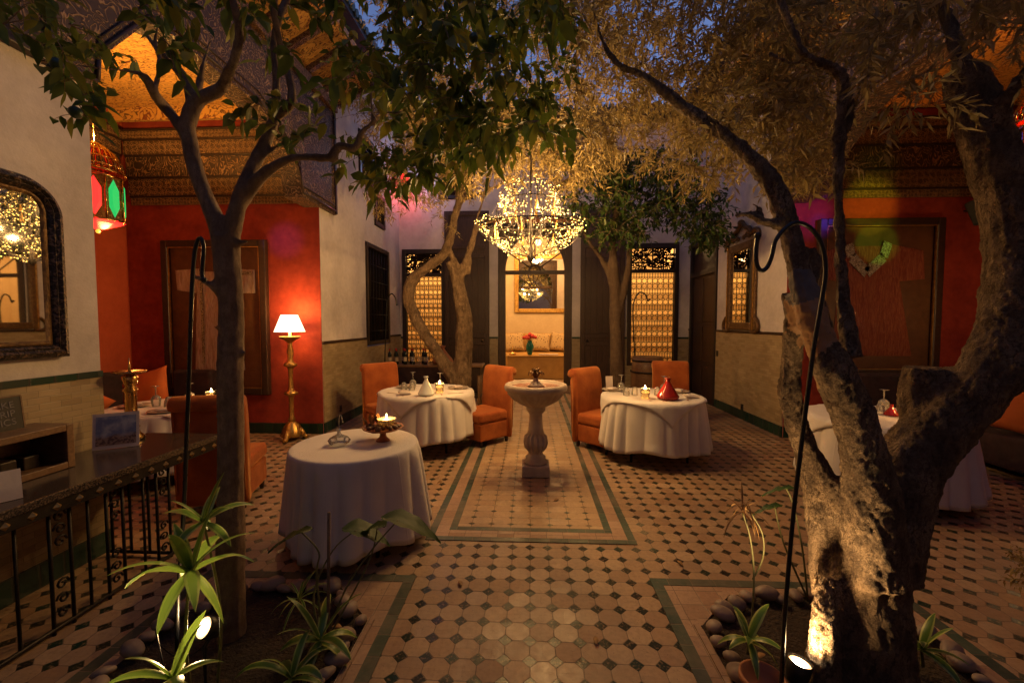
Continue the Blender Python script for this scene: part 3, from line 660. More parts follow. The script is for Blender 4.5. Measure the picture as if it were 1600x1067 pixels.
for (x0, x1) in ((-2.18, -1.37), (1.52, 2.28)):
    t = thing('shuttered_window', 'dark upper window high on the back wall, %s of the canopy' % ('left' if x0 < 0 else 'right'), 'window', ((x0+x1)/2, YB, 4.62))
    m = MB(True); m.bx(x0, x0+.07, YB-.03, YB+.08, 4.62, 5.58); m.bx(x1-.07, x1, YB-.03, YB+.08, 4.62, 5.58); m.bx(x0+.07, x1-.07, YB-.03, YB+.08, 5.51, 5.58); m.bx(x0+.07, x1-.07, YB-.03, YB+.08, 4.62, 4.69); m.build('window_frame', 'darkwood', t)
    box('carved_screen', 'screenwood', x0+.07, x1-.07, YB+.03, YB+.06, 4.69, 5.51, t)

# ================================================================== LAMPS THE PLACE HAS
# chandelier wound with fairy lights
def chandelier():
    cx, cy = .0, 5.0
    t = thing('chandelier', 'wrought iron chandelier wound with hundreds of tiny warm fairy lights', 'chandelier', (cx, cy, 2.45))
    m = MB(True); c = Vector((cx, cy, 0))
    m.tube([(cx, cy, 2.44), (cx, cy, 3.4), (cx, cy, 5.6)], [.012, .010, .004], 6)
    m.lathe([(.001, 2.40), (.03, 2.43), (.045, 2.47), (.02, 2.52), (.035, 2.56), (.012, 2.62)], 12, c)
    m.build('stem', 'iron', t)
    pts_b = []
    for k in range(8):
        a = 2*PI*k/8+.2; d = Vector((math.cos(a), math.sin(a), 0))
        lo = cr([(.02, 2.47), (.22, 2.53), (.44, 2.60), (.60, 2.74), (.66, 2.86), (.60, 2.91)], 6)
        up = cr([(.03, 2.62), (.10, 2.75), (.20, 2.92), (.34, 3.02), (.36, 3.16), (.26, 3.30), (.10, 3.36)], 6)
        MB(True).tube([c+d*p[0]+Vector((0, 0, p[1])) for p in lo], .005, 5).build('arm', 'iron', t)
        MB(True).tube([c+d*p[0]+Vector((0, 0, p[1])) for p in up], .0045, 5).build('arm', 'iron', t)
        # curl at the end
        e = MB(True); o = c+d*.60+Vector((0, 0, 2.86)); e.tube([o+d*(.05*math.cos(s_*.6)*(1-s_*.06))+Vector((0, 0, .05*math.sin(s_*.6)*(1-s_*.06))) for s_ in range(12)], .005, 5); e.build('scroll', 'iron', t)
    m = MB(True)
    for (r_, z) in ((.62, 2.80), (.36, 3.10)): m.tube([c+Vector((r_*math.cos(a*PI/18), r_*math.sin(a*PI/18), z)) for a in range(37)], .006, 5)
    m.build('hoop', 'iron', t)
    for k in range(14):
        a = 2*PI*k/14; r_ = .30 if k % 2 else .46; z = 3.12 if k % 2 else 2.82; L = .10+.03*(k % 3)
        o = c+Vector((r_*math.cos(a), r_*math.sin(a), z)); MB(True).lathe([(.001, 0), (.004, -.02), (.024, -L), (.001, -L+.002)], 4, o, sm=False).build('pendant', 'gold', t)
    r = random.Random(3)
    def ang():
        while True:
            a = r.uniform(0, 2*PI)
            if r.random() < .12+.88*abs(math.cos(a))**2.2: return a
    def pt():
        u = r.random()
        if u < .56:     # lower bowl
            a = ang(); z = 2.45+.42*r.random()**.7; rad = np.interp(z, (2.45, 2.55, 2.65, 2.75, 2.87), (.10, .30, .44, .56, .67))*r.uniform(.86, 1.02)
        elif u < .95:    # upper wreath
            a = ang(); z = 2.92+.46*r.random(); rad = np.interp(z, (2.90, 3.0, 3.12, 3.26, 3.38), (.33, .31, .36, .31, .07))*r.uniform(.85, 1.05)
        else: a = r.uniform(0, 2*PI); rad = r.uniform(0, .3); z = r.uniform(2.6, 3.2)
        j = Vector((r.gauss(0, .024), r.gauss(0, .024), r.gauss(0, .022)))
        return c+Vector((rad*math.cos(a), rad*math.sin(a), z))+j
    prev = None; wire = MB(True); P_ = [pt() for _ in range(640)]
    P_.sort(key=lambda p: (round(math.atan2(p.y-cy, p.x-cx)*5), p.z))
    octv = [(1, 0, 0), (-1, 0, 0), (0, 1, 0), (0, -1, 0), (0, 0, 1), (0, 0, -1)]; octf = [(0, 2, 4), (2, 1, 4), (1, 3, 4), (3, 0, 4), (2, 0, 5), (1, 2, 5), (3, 1, 5), (0, 3, 5)]
    rest = MB(True); order = sorted(range(len(P_)), key=lambda i: P_[i].y)[:100]; order = set(order)
    base = None
    for i, p in enumerate(P_):
        rad = r.uniform(.005, .0075)
        if i in order:
            if base is None: base = MB().add([Vector(v)*.0065 for v in octv], octf, True).build('fairy_bulb', 'bulb', t); b = base
            else: b = base.copy(); COL.objects.link(b)
            b.location = p-Vector((cx, cy, 2.45))
        else: rest.add([p+Vector(v)*rad for v in octv], octf, True)
        if prev is not None: wire.tube([prev, (prev+p)/2-Vector((0, 0, .01)), p], .0016, 3, cap=False)
        prev = p
    rest.build('fairy_bulbs', 'bulb', t, kind='stuff'); wire.build('light_wire', 'iron', t)
    for k in range(6): a = k*PI/3+.3; lamp('chandelier_glow', (cx+.42*math.cos(a), cy+.42*math.sin(a), 2.78+.25*(k % 2)), 33, (1, .57, .20), .015, t)
chandelier()

# brass floor lamp
def floor_lamp(x, y, lb, k_=1.):
    t = thing('floor_lamp', lb, 'lamp', (x, y, 0))
    c = (x, y, 0)
    m = MB(True)
    for k in range(3):
        a = 2*PI*k/3+.5; d = Vector((math.cos(a), math.sin(a), 0)); m.tube([Vector(c)+d*.10+Vector((0, 0, .16)), Vector(c)+d*.13+Vector((0, 0, .09)), Vector(c)+d*.16+Vector((0, 0, .035)), Vector(c)+d*.20+Vector((0, 0, .02))], [.03, .04, .035, .02], 8); m.ball(Vector(c)+d*.17+Vector((0, 0, .03)), .035)
    m.lathe([(.13, .05), (.15, .08), (.12, .14), (.10, .20), (.065, .25), (.05, .27)], 12, c, flute=(6, .05, .25, .18)); m.build('base', 'gold', t)
    m = MB(True); m.lathe([(.035, .27), (.05, .30), (.03, .34), (.028, .50), (.032, .62), (.045, .64), (.085, .66), (.085, .69), (.04, .72), (.03, .76), (.026, .90), (.032, 1.02), (.045, 1.05), (.08, 1.07), (.085, 1.10), (.04, 1.13), (.032, 1.18), (.045, 1.27), (.028, 1.36), (.032, 1.40)], 16, c, flute=(8, .3, 1.4, .12)); m.build('stem', 'gold', t)
    m = MB(True); m.lathe([(.03, 1.40), (.05, 1.42), (.10, 1.46), (.135, 1.495), (.14, 1.49), (.10, 1.452), (.03, 1.44)], 24, c, flute=(10, 1.45, 1.5, .12)); m.build('drip_pan', 'gold', t)
    MB(True).lathe([(.018, 1.44), (.018, 1.58)], 12, c).build('candle_sleeve', 'wax', t)
    MB(True).lathe([(.205, 1.56), (.20, 1.565), (.11, 1.80), (.106, 1.80), (.2, 1.56)], 28, c, cap=False).build('lamp_shade', 'shade', t)
    lamp('floor_lamp_light', (x, y, 1.84), 22*k_, (1, .50, .13), .06, t); lamp('floor_lamp_light', (x, y, 1.52), 9*k_, (1, .52, .16), .05, t)
floor_lamp(-3.44, 5.80, 'tall gilt torchere lamp with lit white shade by the red wall')
floor_lamp(*PZ(1616, 742).xy, 'twin gilt torchere lamp just entering at the right frame edge', .28)
# coloured glass lanterns hung in the alcoves
def lantern(x, y, z, lb, s=1.0, rot=0):
    t = thing('hanging_lantern', lb, 'lantern', (x, y, z))
    c = Vector((x, y, z)); n = 8; rr = .21*s; h = .42*s
    def ring(r, zz): return [c+Vector((r*math.cos(rot+2*PI*k/n), r*math.sin(rot+2*PI*k/n), zz)) for k in range(n)]
    m = MB(True)
    for k in range(n):
        a, b = ring(rr, -h/2)[k], ring(rr, h/2)[k]; m.tube([a, b], .010, 5)
    for zz, r in ((-h/2, rr), (h/2, rr), (h/2+.05, rr*1.12)): q = ring(r, zz); m.tube(q+[q[0]], .012, 5)
    m.lathe([(rr*1.12, h/2+.05), (rr*.7, h/2+.0501)], n, c, sm=False, cap=False); m.build('brass_frame', 'brass', t)
    m = MB(True)
    for k in range(24):
        a = 2*PI*k/24; m.tube([c+Vector((q*math.cos(a), q*math.sin(a), zz)) for q, zz in ((rr, h/2+.06), (rr*.95, h/2+.15), (rr*.7, h/2+.26), (rr*.3, h/2+.34), (.02, h/2+.37))], .011, 4)
    for q, zz in ((rr*.97, .11), (rr*.88, .19), (rr*.6, .28)): m.tube([c+Vector((q*math.cos(a*PI/12), q*math.sin(a*PI/12), h/2+zz)) for a in range(25)], .010, 4)
    m.build('pierced_dome', 'brass', t)
    m = MB(True); m.tube([c+Vector((0, 0, h/2+.37)), (x, y, 4.79)], .006, 5); m.build('chain', 'brass', t)
    cols = ['gemgreen', 'gemamber', 'gemred', 'gemblue', 'gemred', 'gemamber', 'gemred', 'gemgreen']
    for k in range(n):
        a = rot+2*PI*(k+.5)/n; d = Vector((math.cos(a), math.sin(a), 0)); e = Vector((-math.sin(a), math.cos(a), 0)); ap = rr*math.cos(PI/n); w = rr*math.sin(PI/n)
        f = MB(True); f.prism([(-w*.95, -h/2+.01), (w*.95, -h/2+.01), (w*.95, h/2-.01), (-w*.95, h/2-.01)], lambda u, v: c+d*(ap-.012)+e*u+Vector((0, 0, v)), lambda u, v: c+d*(ap-.006)+e*u+Vector((0, 0, v))); f.build('brass_panel', 'brass', t)
        f = MB(True); hx = [(0, -h*.44), (w*.62, -h*.2), (w*.62, h*.2), (0, h*.44), (-w*.62, h*.2), (-w*.62, -h*.2)]
        f.prism(hx, lambda u, v: c+d*(ap-.005)+e*u+Vector((0, 0, v)), lambda u, v: c+d*(ap+.016)+e*u*.6+Vector((0, 0, v*.75))); f.build('glass_gem', cols[k], t)
    m = MB(True); m.lathe([(.01, -h/2-.09), (.05, -h/2-.085), (rr*.8, -h/2-.03), (rr, -h/2-.002)], n, c, sm=False, cap=False); m.build('bottom_glass', 'gemred', t)
    m = MB(True); m.lathe([(.01, -h/2-.13), (.022, -h/2-.11), (.01, -h/2-.09)], 8, c); m.build('finial', 'gemamber', t)
    return t
L1 = lantern(-4.68, 4.35, 3.02, 'brass lantern with glowing red and green glass in the left alcove', 1.1, .35)
L2 = lantern(4.75, 4.15, 3.30, 'brass lantern with coloured glass mostly behind the big olive trunk', 1.0, .1)
lamp('lantern_light', (-4.66, 4.35, 3.62), 190, (1, .50, .12), .05, L1, 'SPOT', (-4.5, 4.5, 4.8), 172, .35)
lamp('lantern_light', (-4.62, 4.40, 2.66), 9, (1, .36, .10), .05, L1)
lamp('lantern_light', (4.75, 4.15, 3.92), 26, (1, .36, .09), .05, L2, 'SPOT', (4.7, 4.2, 4.8), 165, .4)
lamp('lantern_light', (4.75, 4.15, 3.1), 9, (1, .05, .02), .05, L2)
def colspot(L, loc, aim, p, col, ang, bl=.7): lamp('lantern_ray', loc, p, col, .02, L, 'SPOT', aim, ang, bl)
colspot(L1, (-4.10, 4.45, 2.8), (-3.66, 6.2, 2.92), 34, (.18, .04, 1), 22, 1.)
colspot(L2, (4.65, 4.35, 3.2), (4.80, 6.24, 3.34), 66, (.66, .62, .02), 28, .7)
colspot(L2, (4.65, 4.35, 3.2), (4.8, 6.24, 3.85), 7, (.15, .8, .05), 26, 1.)
colspot(L2, (4.6, 4.35, 3.2), (3.98, 6.24, 3.25), 60, (.34, .03, .9), 26, 1.)
colspot(L2, (4.6, 4.35, 3.2), (4.14, 6.24, 3.12), 60, (.03, .1, 1), 10, 1.)
colspot(L2, (4.75, 4.35, 3.1), (4.92, 6.24, 2.80), 70, (.28, .9, .04), 20, .5)
colspot(L2, (4.75, 4.15, 3.1), (5.5, 3.9, 0), 18, (.2, 1, .05), 34, 1.)
# red lantern high in the back left corner
t = thing('wall_lantern', 'small red glass lantern high in the back left corner', 'lantern', (-2.95, 9.7, 4.9))
m = MB(True); m.lathe([(.02, 4.78), (.09, 4.84), (.11, 4.98), (.09, 5.1)], 8, (-2.92, 9.70, 0), sm=False); m.build('red_glass', 'gemred', t)
m = MB(True); m.lathe([(.10, 5.101), (.11, 5.12), (.02, 5.2)], 8, (-2.92, 9.70, 0), sm=False); m.tube([(-2.92, 9.70, 5.2), (-2.92, 9.94, 5.25)], .01, 6); m.build('brass_cap', 'brass', t)
lamp('lantern_and_wash_light', (-2.92, 9.62, 4.72), 7, (1, .08, .06), .05, t)
lamp('lantern_and_wash_light', (-2.4, 9.5, 5.15), 9, (.45, .6, 1), .06, t)  # unseen bluish lamp added for the cool wall wash, not the red lantern's
t = thing('ceiling_speaker', 'small black loudspeaker tilted on the right red wall', 'speaker', (6.10, 6.0, 3.2))
m = MB(); m.bx(-.11, .11, -.09, .09, -.17, .17); o = m.build('speaker_box', 'plastic', t, bevel=.025); o.rotation_euler = (R(-14), R(-12), R(8)); o.location = (0, -.02, 0)
m = MB(); m.tube([(0, .04, .02), (0, .22, .06)], .012, 6); m.build('bracket', 'iron', t)

# ================================================================== MIRRORS AND FRAMES
def arch_mirror():
    X = XL+.003; y0, y1, z0, z1, r = .95, 2.66, 1.47, 2.60, .235
    t = thing('arched_mirror', 'large black carved mirror with rounded top corners above the console', 'mirror', (X, (y0+y1)/2, z0))
    def outline(o):
        a, b, c, d, q = y0+o, y1-o, z0+o, z1-o, max(.02, r-o*1.4); pts = [(a, c), (b, c)]
        for k in range(13): an = PI/2*k/12; pts.append((b-q+q*math.cos(an), d-q+q*math.sin(an)))
        for k in range(13): an = PI/2*k/12; pts.append((a+q-q*math.sin(an), d-q+q*math.cos(an)))
        return pts
    prof = [(0, 0), (0, .045), (.012, .06), (.035, .068), (.052, .05), (.06, .055), (.072, .04), (.082, .018)]
    rings = [[(X+h, y, z) for (y, z) in outline(o)] for o, h in prof]; n = len(rings[0]); vs = [p for rg in rings for p in rg]; fs = []
    for i in range(len(rings)-1):
        for k in range(n): k2 = (k+1) % n; fs.append((i*n+k, i*n+k2, (i+1)*n+k2, (i+1)*n+k))
    MB(True).add(vs, fs).build('carved_frame', 'mirframe', t)
    rings = [[(X+h, y, z) for (y, z) in outline(o)] for o, h in ((.080, .02), (.083, .03), (.098, .024), (.108, .014))]; vs = [p for rg in rings for p in rg]; fs = []
    for i in range(3):
        for k in range(n): k2 = (k+1) % n; fs.append((i*n+k, i*n+k2, (i+1)*n+k2, (i+1)*n+k))
    MB(True).add(vs, fs, True).build('inner_slip', 'giltdark', t)
    vs = [(X+.014, y, z) for (y, z) in outline(.104)]; MB(True).add(vs, [list(range(len(vs)))]).build('mirror_glass', 'mirror', t)
arch_mirror()
def tall_mirror():
    X = XR-.003; y0, y1, z0, z1 = 7.02, 8.02, 1.56, 3.08
    t = thing('tall_mirror', 'tall narrow gilt mirror with carved crest on the right white wall', 'mirror', (X, 7.5, z0))
    m = MB(True); w = .13
    for (a, b, c, d) in ((y0, y0+w, z0, z1), (y1-w, y1, z0, z1), (y0+w, y1-w, z0, z0+w), (y0+w, y1-w, z1-w, z1)): m.bx(X-.05, X, a, b, c, d)
    m.build('gilt_frame', 'giltdark', t, bevel=.02, bseg=3)
    box('bead', 'gold', X-.062, X-.05, y0+.03, y0+.05, z0, z1, t); box('bead', 'gold', X-.062, X-.05, y1-.05, y1-.03, z0, z1, t)
    m = MB(True); ym = (y0+y1)/2
    for sg in (-1, 1):
        m.tube([(X-.04, ym+sg*a, z1+b) for a, b in cr([(.52, -.05), (.55, .08), (.45, .14), (.34, .10), (.26, .20), (.14, .24), (0, .36)], 4)], [.04]*25, 8)
        for k in range(5): o = Vector((X-.045, ym+sg*(.1+.09*k), z1+.07+.03*(k % 2))); m.tube([o+Vector((0, sg*.05*math.cos(j*.7)*(1-j*.07), .05*math.sin(j*.7)*(1-j*.07))) for j in range(10)], .016, 6)
        MB(True).tube([(X-.04, ym+sg*a, z0+b) for a, b in cr([(.50, .22), (.58, .14), (.60, .03), (.52, -.03), (.40, -.02)], 4)], .03, 6).build('corner_scroll', 'giltdark', t)
    m.ball((X-.05, ym, z1+.34), .06); m.build('carved_crest', 'giltdark', t)
    v = [(X-.012, y0+w-.01, z0+w-.01), (X-.012, y1-w+.01, z0+w-.01), (X-.012, y1-w+.01, z1-w+.01), (X-.012, y0+w-.01, z1-w+.01)]
    MB(True).add(v, [(0, 3, 2, 1)]).build('mirror_glass', 'mirror', t)
tall_mirror()
def caftan_frame(name, lb, y, x0, x1, z0, z1, cloth, outline, collar):
    t = thing(name, lb, 'framed dress', ((x0+x1)/2, y, z0)); w = .10
    m = MB(True); yb = y-.003
    for (a, b, c, d) in ((x0, x0+w, z0, z1), (x1-w, x1, z0, z1), (x0+w, x1-w, z0, z0+w), (x0+w, x1-w, z1-w, z1)): m.bx(a, b, yb-.09, yb, c, d)
    m.build('wooden_frame', 'framewood', t, bevel=.012)
    m = MB(True); q = w
    for (a, b, c, d) in ((x0+q, x0+q+.012, z0+q, z1-q), (x1-q-.012, x1-q, z0+q, z1-q), (x0+q+.012, x1-q-.012, z0+q, z0+q+.012), (x0+q+.012, x1-q-.012, z1-q-.012, z1-q)): m.bx(a, b, yb-.075, yb-.05, c, d)
    m.build('gilt_slip', 'gold', t)
    MB(True).bx(x0+w, x1-w, yb-.02, yb-.004, z0+w, z1-w).build('backing_board', 'backing', t)
    W_, H_ = x1-x0, z1-z0; cl = MB(True)
    # cloth as a quilt of cells so the folds are real
    for (pa, pb, pc, pd) in outline:      # quads in 0..1 frame coordinates: bl, br, tr, tl
        nu, nv = 18, 18; vs = []; fs = []
        for j in range(nv+1):
            for i in range(nu+1):
                u, v = i/nu, j/nv
                px_ = (pa[0]*(1-u)+pb[0]*u)*(1-v)+(pd[0]*(1-u)+pc[0]*u)*v; pz_ = (pa[1]*(1-u)+pb[1]*u)*(1-v)+(pd[1]*(1-u)+pc[1]*u)*v
                f = .008*math.sin(px_*60+3*math.sin(pz_*5))+.006*noise.noise(Vector((px_*14, pz_*5, 1)))
                ed = 0 if i in (0, nu) or j in (0, nv) else 1
                vs.append((x0+W_*px_, yb-.028-.012*ed-f*ed, z0+H_*pz_))
        for j in range(nv):
            for i in range(nu): k = j*(nu+1)+i; fs.append((k, k+1, k+nu+2, k+nu+1))
        cl.add(vs, fs, True)
    cl.build('caftan', cloth, t)
    m = MB(True)
    for (pa, pb, th) in collar:
        A, B = Vector(pa), Vector(pb); d = (B-A).normalized(); nrm = Vector((-d.y, d.x))*th
        m.prism([tuple(A-nrm), tuple(B-nrm), tuple(B+nrm), tuple(A+nrm)], lambda u, v: (x0+W_*u, yb-.052, z0+H_*v), lambda u, v: (x0+W_*u, yb-.058, z0+H_*v))
    m.build('embroidered_trim', 'embro' if 'red' in lb else cloth, t)
    MB(True).add([(x0+w, yb-.072, z0+w), (x1-w, yb-.072, z0+w), (x1-w, yb-.072, z1-w), (x0+w, yb-.072, z1-w)], [(0, 1, 2, 3)]).build('glass', 'pane', t)
caftan_frame('framed_dress', 'cream embroidered dress in a dark wooden frame on the left red wall', YC-.012, -5.55, -3.94, .60, 2.92, 'caftan',
    [((.27, .15), (.76, .16), (.66, .80), (.32, .80)), ((.12, .68), (.34, .66), (.34, .82), (.11, .81)), ((.64, .66), (.88, .66), (.88, .81), (.64, .82))],
    [((.37, .80), (.37, .2), .012), ((.61, .80), (.63, .2), .012), ((.68, .79), (.86, .79), .012)])
caftan_frame('framed_dress', 'dark red dress with pale green lit embroidered collar in a dark frame', YC+.085, 4.10, 5.80, .92, 3.16, 'caftanred',
    [((.15, .13), (.80, .13), (.62, .83), (.20, .83)), ((.08, .62), (.22, .60), (.24, .84), (.08, .80)), ((.60, .60), (.88, .62), (.86, .80), (.60, .84))],
    [((.245, .84), (.27, .76), .035), ((.27, .76), (.40, .66), .035), ((.40, .66), (.53, .76), .035), ((.53, .76), (.56, .85), .035)])
t = thing('wall_picture', 'small pale framed picture on the orange end wall', 'picture', (XA, 5.75, 2.0))
box('picture_frame', 'gold', XA+.003, XA+.03, 5.25, 5.62, 1.75, 2.75, t, .006); box('picture_sheet', 'cream', XA+.031, XA+.034, 5.31, 5.56, 1.82, 2.68, t)

# ================================================================== FURNITURE
def cushion_mb(w, h, th, n=14):
    vs = []; fs = []
    for sg in (1, -1):
        for j in range(n+1):
            for i in range(n+1):
                u, v = 2*i/n-1, 2*j/n-1
                k = (1-abs(u)**2.6)*(1-abs(v)**2.6); pin = 1-.09*(1-abs(u)**2)*(abs(v)**6); pin2 = 1-.09*(1-abs(v)**2)*(abs(u)**6)
                vs.append((u*w/2*pin2, sg*(th/2*max(k, 0)**.5+.004)+.006*noise.noise(Vector((u*3, v*3, sg))), v*h/2*pin))
    N = (n+1)*(n+1)
    for s_ in range(2):
        for j in range(n):
            for i in range(n): k = s_*N+j*(n+1)+i; q = (k, k+1, k+n+2, k+n+1); fs.append(q if s_ == 1 else q[::-1])
    rim = [i for i in range(n+1)]+[j*(n+1)+n for j in range(1, n+1)]+[n*(n+1)+i for i in range(n-1, -1, -1)]+[j*(n+1) for j in range(n-1, 0, -1)]
    for a, b in zip(rim, rim[1:]+rim[:1]): fs.append((a, b, b+N, a+N))
    return MB().add(vs, fs, True)
def cushion(lb, loc, rot, w=.5, h=.5, th=.17, mat='cushion', group=None):
    o = cushion_mb(w, h, th).build('cushion', mat); o.location = loc; o.rotation_euler = rot; return tag(o, lb, 'cushion', group)
def chair_proto():
    t = thing('dining_chair', 'x', 'chair', (0, 0, 0), 0, 'orange velvet dining chairs')
    # faces -y: the sitter looks towards -y, the back rises at +y
    w = .275
    m = MB(); m.bx(-w, w, -.30, .22, .33, .47); m.build('seat', 'velvet', t, bevel=.045, bseg=4)
    m = MB(); m.bx(-w+.01, w-.01, -.285, .22, .085, .325); m.build('seat_skirt', 'velvet', t, bevel=.02, bseg=2)
    prof = [(.225, .14), (.225, .45), (.235, .70), (.255, .90), (.27, .96)]
    # closed profile of the back with a roll falling behind
    pr = [(.19, .09), (.185, .46), (.195, .70), (.21, .88), (.225, .98), (.25, 1.035), (.29, 1.06), (.34, 1.055), (.375, 1.02), (.38, .97), (.355, .935), (.325, .93), (.31, .90), (.30, .70), (.29, .46), (.285, .09)]
    q = cr(pr+[pr[0]], 3)[:-1]; xs = [-w-.006, -w+.012, -w+.04, -.1, .1, w-.04, w-.012, w+.006]; cyc = (sum(a for a, b in q)/len(q), .6); vs = []; fs = []
    n = len(q)
    for xi, x in enumerate(xs):
        k = {0: .86, 7: .86, 1: .97, 6: .97}.get(xi, 1)
        for (a, b) in q:
            ca = .25 if b < .9 else .30
            vs.append((x, ca+(a-ca)*k, b if b < .9 else .98+(b-.98)*k))
    for i in range(len(xs)-1):
        for k in range(n): k2 = (k+1) % n; fs.append((i*n+k, i*n+k2, (i+1)*n+k2, (i+1)*n+k))
    fs.append(list(range(n))[::-1]); fs.append([(len(xs)-1)*n+i for i in range(n)])
    MB().add(vs, fs, True).build('backrest', 'velvet', t)
    m = MB()
    for x in (-w+.008, w-.008): m.tube([(x, .30, .2), (x, .312, .7), (x, .325, .92)], .007, 5)
    m.build('piping', 'velvet', t)
    for x in (-w+.05, w-.05):
        for y in (-.24, .22): MB().lathe([(.018, 0), (.026, .05), (.028, .10)], 8, (x, y, 0)).build('leg', 'darkwood', t)
    return t
ch0 = chair_proto()
CH = [((-2.16, 6.20), 46, 'orange velvet chair left of the table with the white tagine pot'),
      ((-.66, 5.86), -44, 'orange velvet chair between the left dining table and the fountain'),
      ((.97, 5.66), 44, 'orange velvet chair between the fountain and the table with the red tagine pot'),
      ((2.27, 6.62), -4, 'orange velvet chair behind the table with the red tagine pot, facing us'),
      ((-2.90, 3.78), 196, 'orange velvet chair turned away from us, behind the slim citrus trunk')]
for i, ((x, y), a, lb) in enumerate(CH):
    if i == 0: c = ch0; c.location = (x, y, 0); c.rotation_euler = (0, 0, R(a)); c['label'] = lb
    else: c = dup(ch0, (x, y, 0), R(a), lb)
def table(x, y, r, lb_t, lb_c, topper=None, hem=.11, seed=1, flare=.07, nf=15):
    t = thing('round_table', lb_t, 'table', (x, y, 0), 0, 'round dining tables under cloths')
    MB(True).lathe([(r-.01, .715), (r, .725), (r, .745), (r-.01, .75)], 40, (x, y, 0)).build('tabletop', 'midwood', t)
    for k in range(4):
        a = PI/4+k*PI/2; MB(True).tube([(x+.72*r*math.cos(a), y+.72*r*math.sin(a), .715), (x+.78*r*math.cos(a), y+.78*r*math.sin(a), 0)], [.022, .016], 8).build('leg', 'iron', t)
    rr = random.Random(seed); NA = 240; vs = []; fs = []; amps = []
    ph = [rr.uniform(0, 6.28) for _ in range(4)]
    AMP = .058 if r > .5 else .062
    def cusp(x): return 1-2*abs(math.sin(x/2))**.65
    def fold(a): return -.62*cusp(nf*a+ph[0]+1.8*math.sin(3*a+ph[1])+1.1*math.sin(5*a+ph[2]))*(.75+.35*math.sin(4*a+ph[3]))+.5*math.sin((nf//4)*a+ph[3])
    rings = [(0, .757, 0), (r*.5, .7572, 0), (r*.93, .757, 0), (r-.004, .756, 0), (r+.006, .750, 0), (r+.013, .735, .02)]
    for k in range(1, 15): f = k/14; rings.append((r+.014+flare*f**1.1, (.735-(.735-hem)*f), .10+.90*f**.65))
    for (q, z, am) in rings:
        for k in range(NA):
            a = 2*PI*k/NA; fo = fold(a); rad = q+am*AMP*fo
            zz = z+(am*.020*math.sin(4*a+ph[1])+am*.014*math.sin(7*a+ph[0])+am*.012*fo if am > .9 else 0)
            vs.append((x+rad*math.cos(a), y+rad*math.sin(a), zz if q else z))
    n = len(rings)
    for i in range(n-1):
        for k in range(NA): k2 = (k+1) % NA; fs.append((i*NA+k, (i+1)*NA+k, (i+1)*NA+k2, i*NA+k2)[::-1])
    c = MB(True).add([(v[0]-x, v[1]-y, v[2]) for v in vs], fs, True).build('tablecloth', 'linen'); c.location = (x, y, 0); tag(c, lb_c, 'tablecloth', 'white round tablecloths')
    md = c.modifiers.new('solid', 'SOLIDIFY'); md.thickness = .0015; md.offset = 1
    if topper:   # square overlay, corners hanging over the edge
        ang, half, lb = topper; n = 44; vs = []; fs = []
        for j in range(n+1):
            for i in range(n+1):
                u, v = (2*i/n-1)*half, (2*j/n-1)*half; px_ = u*math.cos(ang)-v*math.sin(ang); py_ = u*math.sin(ang)+v*math.cos(ang); d = math.hypot(px_, py_); a = math.atan2(py_, px_)
                if d <= r+.004: vs.append((px_, py_, .7605+.001*math.sin(px_*30)))
                else:
                    ov = d-r; rad = r+.020+.05*(1-math.exp(-ov*5))*.5+.025*min(1, ov*3)*fold(a)+.008; vs.append((rad*math.cos(a), rad*math.sin(a), .7585-ov*.97))
        for j in range(n):
            for i in range(n): k = j*(n+1)+i; fs.append((k, k+1, k+n+2, k+n+1))
        o = MB().add(vs, fs, True).build('table_topper', 'linen'); o.location = (x, y, 0); tag(o, lb, 'table topper', 'square overlays on the tablecloths')
        md = o.modifiers.new('solid', 'SOLIDIFY'); md.thickness = .0015; md.offset = 1
T1 = (-1.36, 3.15, .462); T2 = (-1.43, 5.62, .62); T3 = (1.56, 5.38, .61); T4 = (-4.05, 4.45, .60); T5 = (3.52, 4.30, .62)
table(*T1, 'small round table nearest the camera, legs hidden by cloth', 'pale lilac white cloth on the nearest table with the cake stand', None, .10, 1, .045, 19)
table(*T2, 'round dining table left of the fountain', 'white cloth on the table with the white tagine pot', (.55, .62, 'square white overlay on the table left of the fountain'), .19, 5, .05, 23)
table(*T3, 'round dining table right of the fountain', 'white cloth on the table with the red tagine pot', (.85, .62, 'square white overlay on the table right of the fountain'), .17, 9, .055, 24)
table(*T4, 'round dining table in the left alcove', 'rosy lit cloth on the table in the left alcove', (.3, .56, 'square overlay on the table in the left alcove'), .15, 12, .05, 20)
table(*T5, 'round dining table behind the big olive trunk', 'cream cloth on the table behind the big olive trunk', (.6, .66, 'square overlay on the table behind the big olive trunk'), .12, 14, .06, 22)
TZ = .763
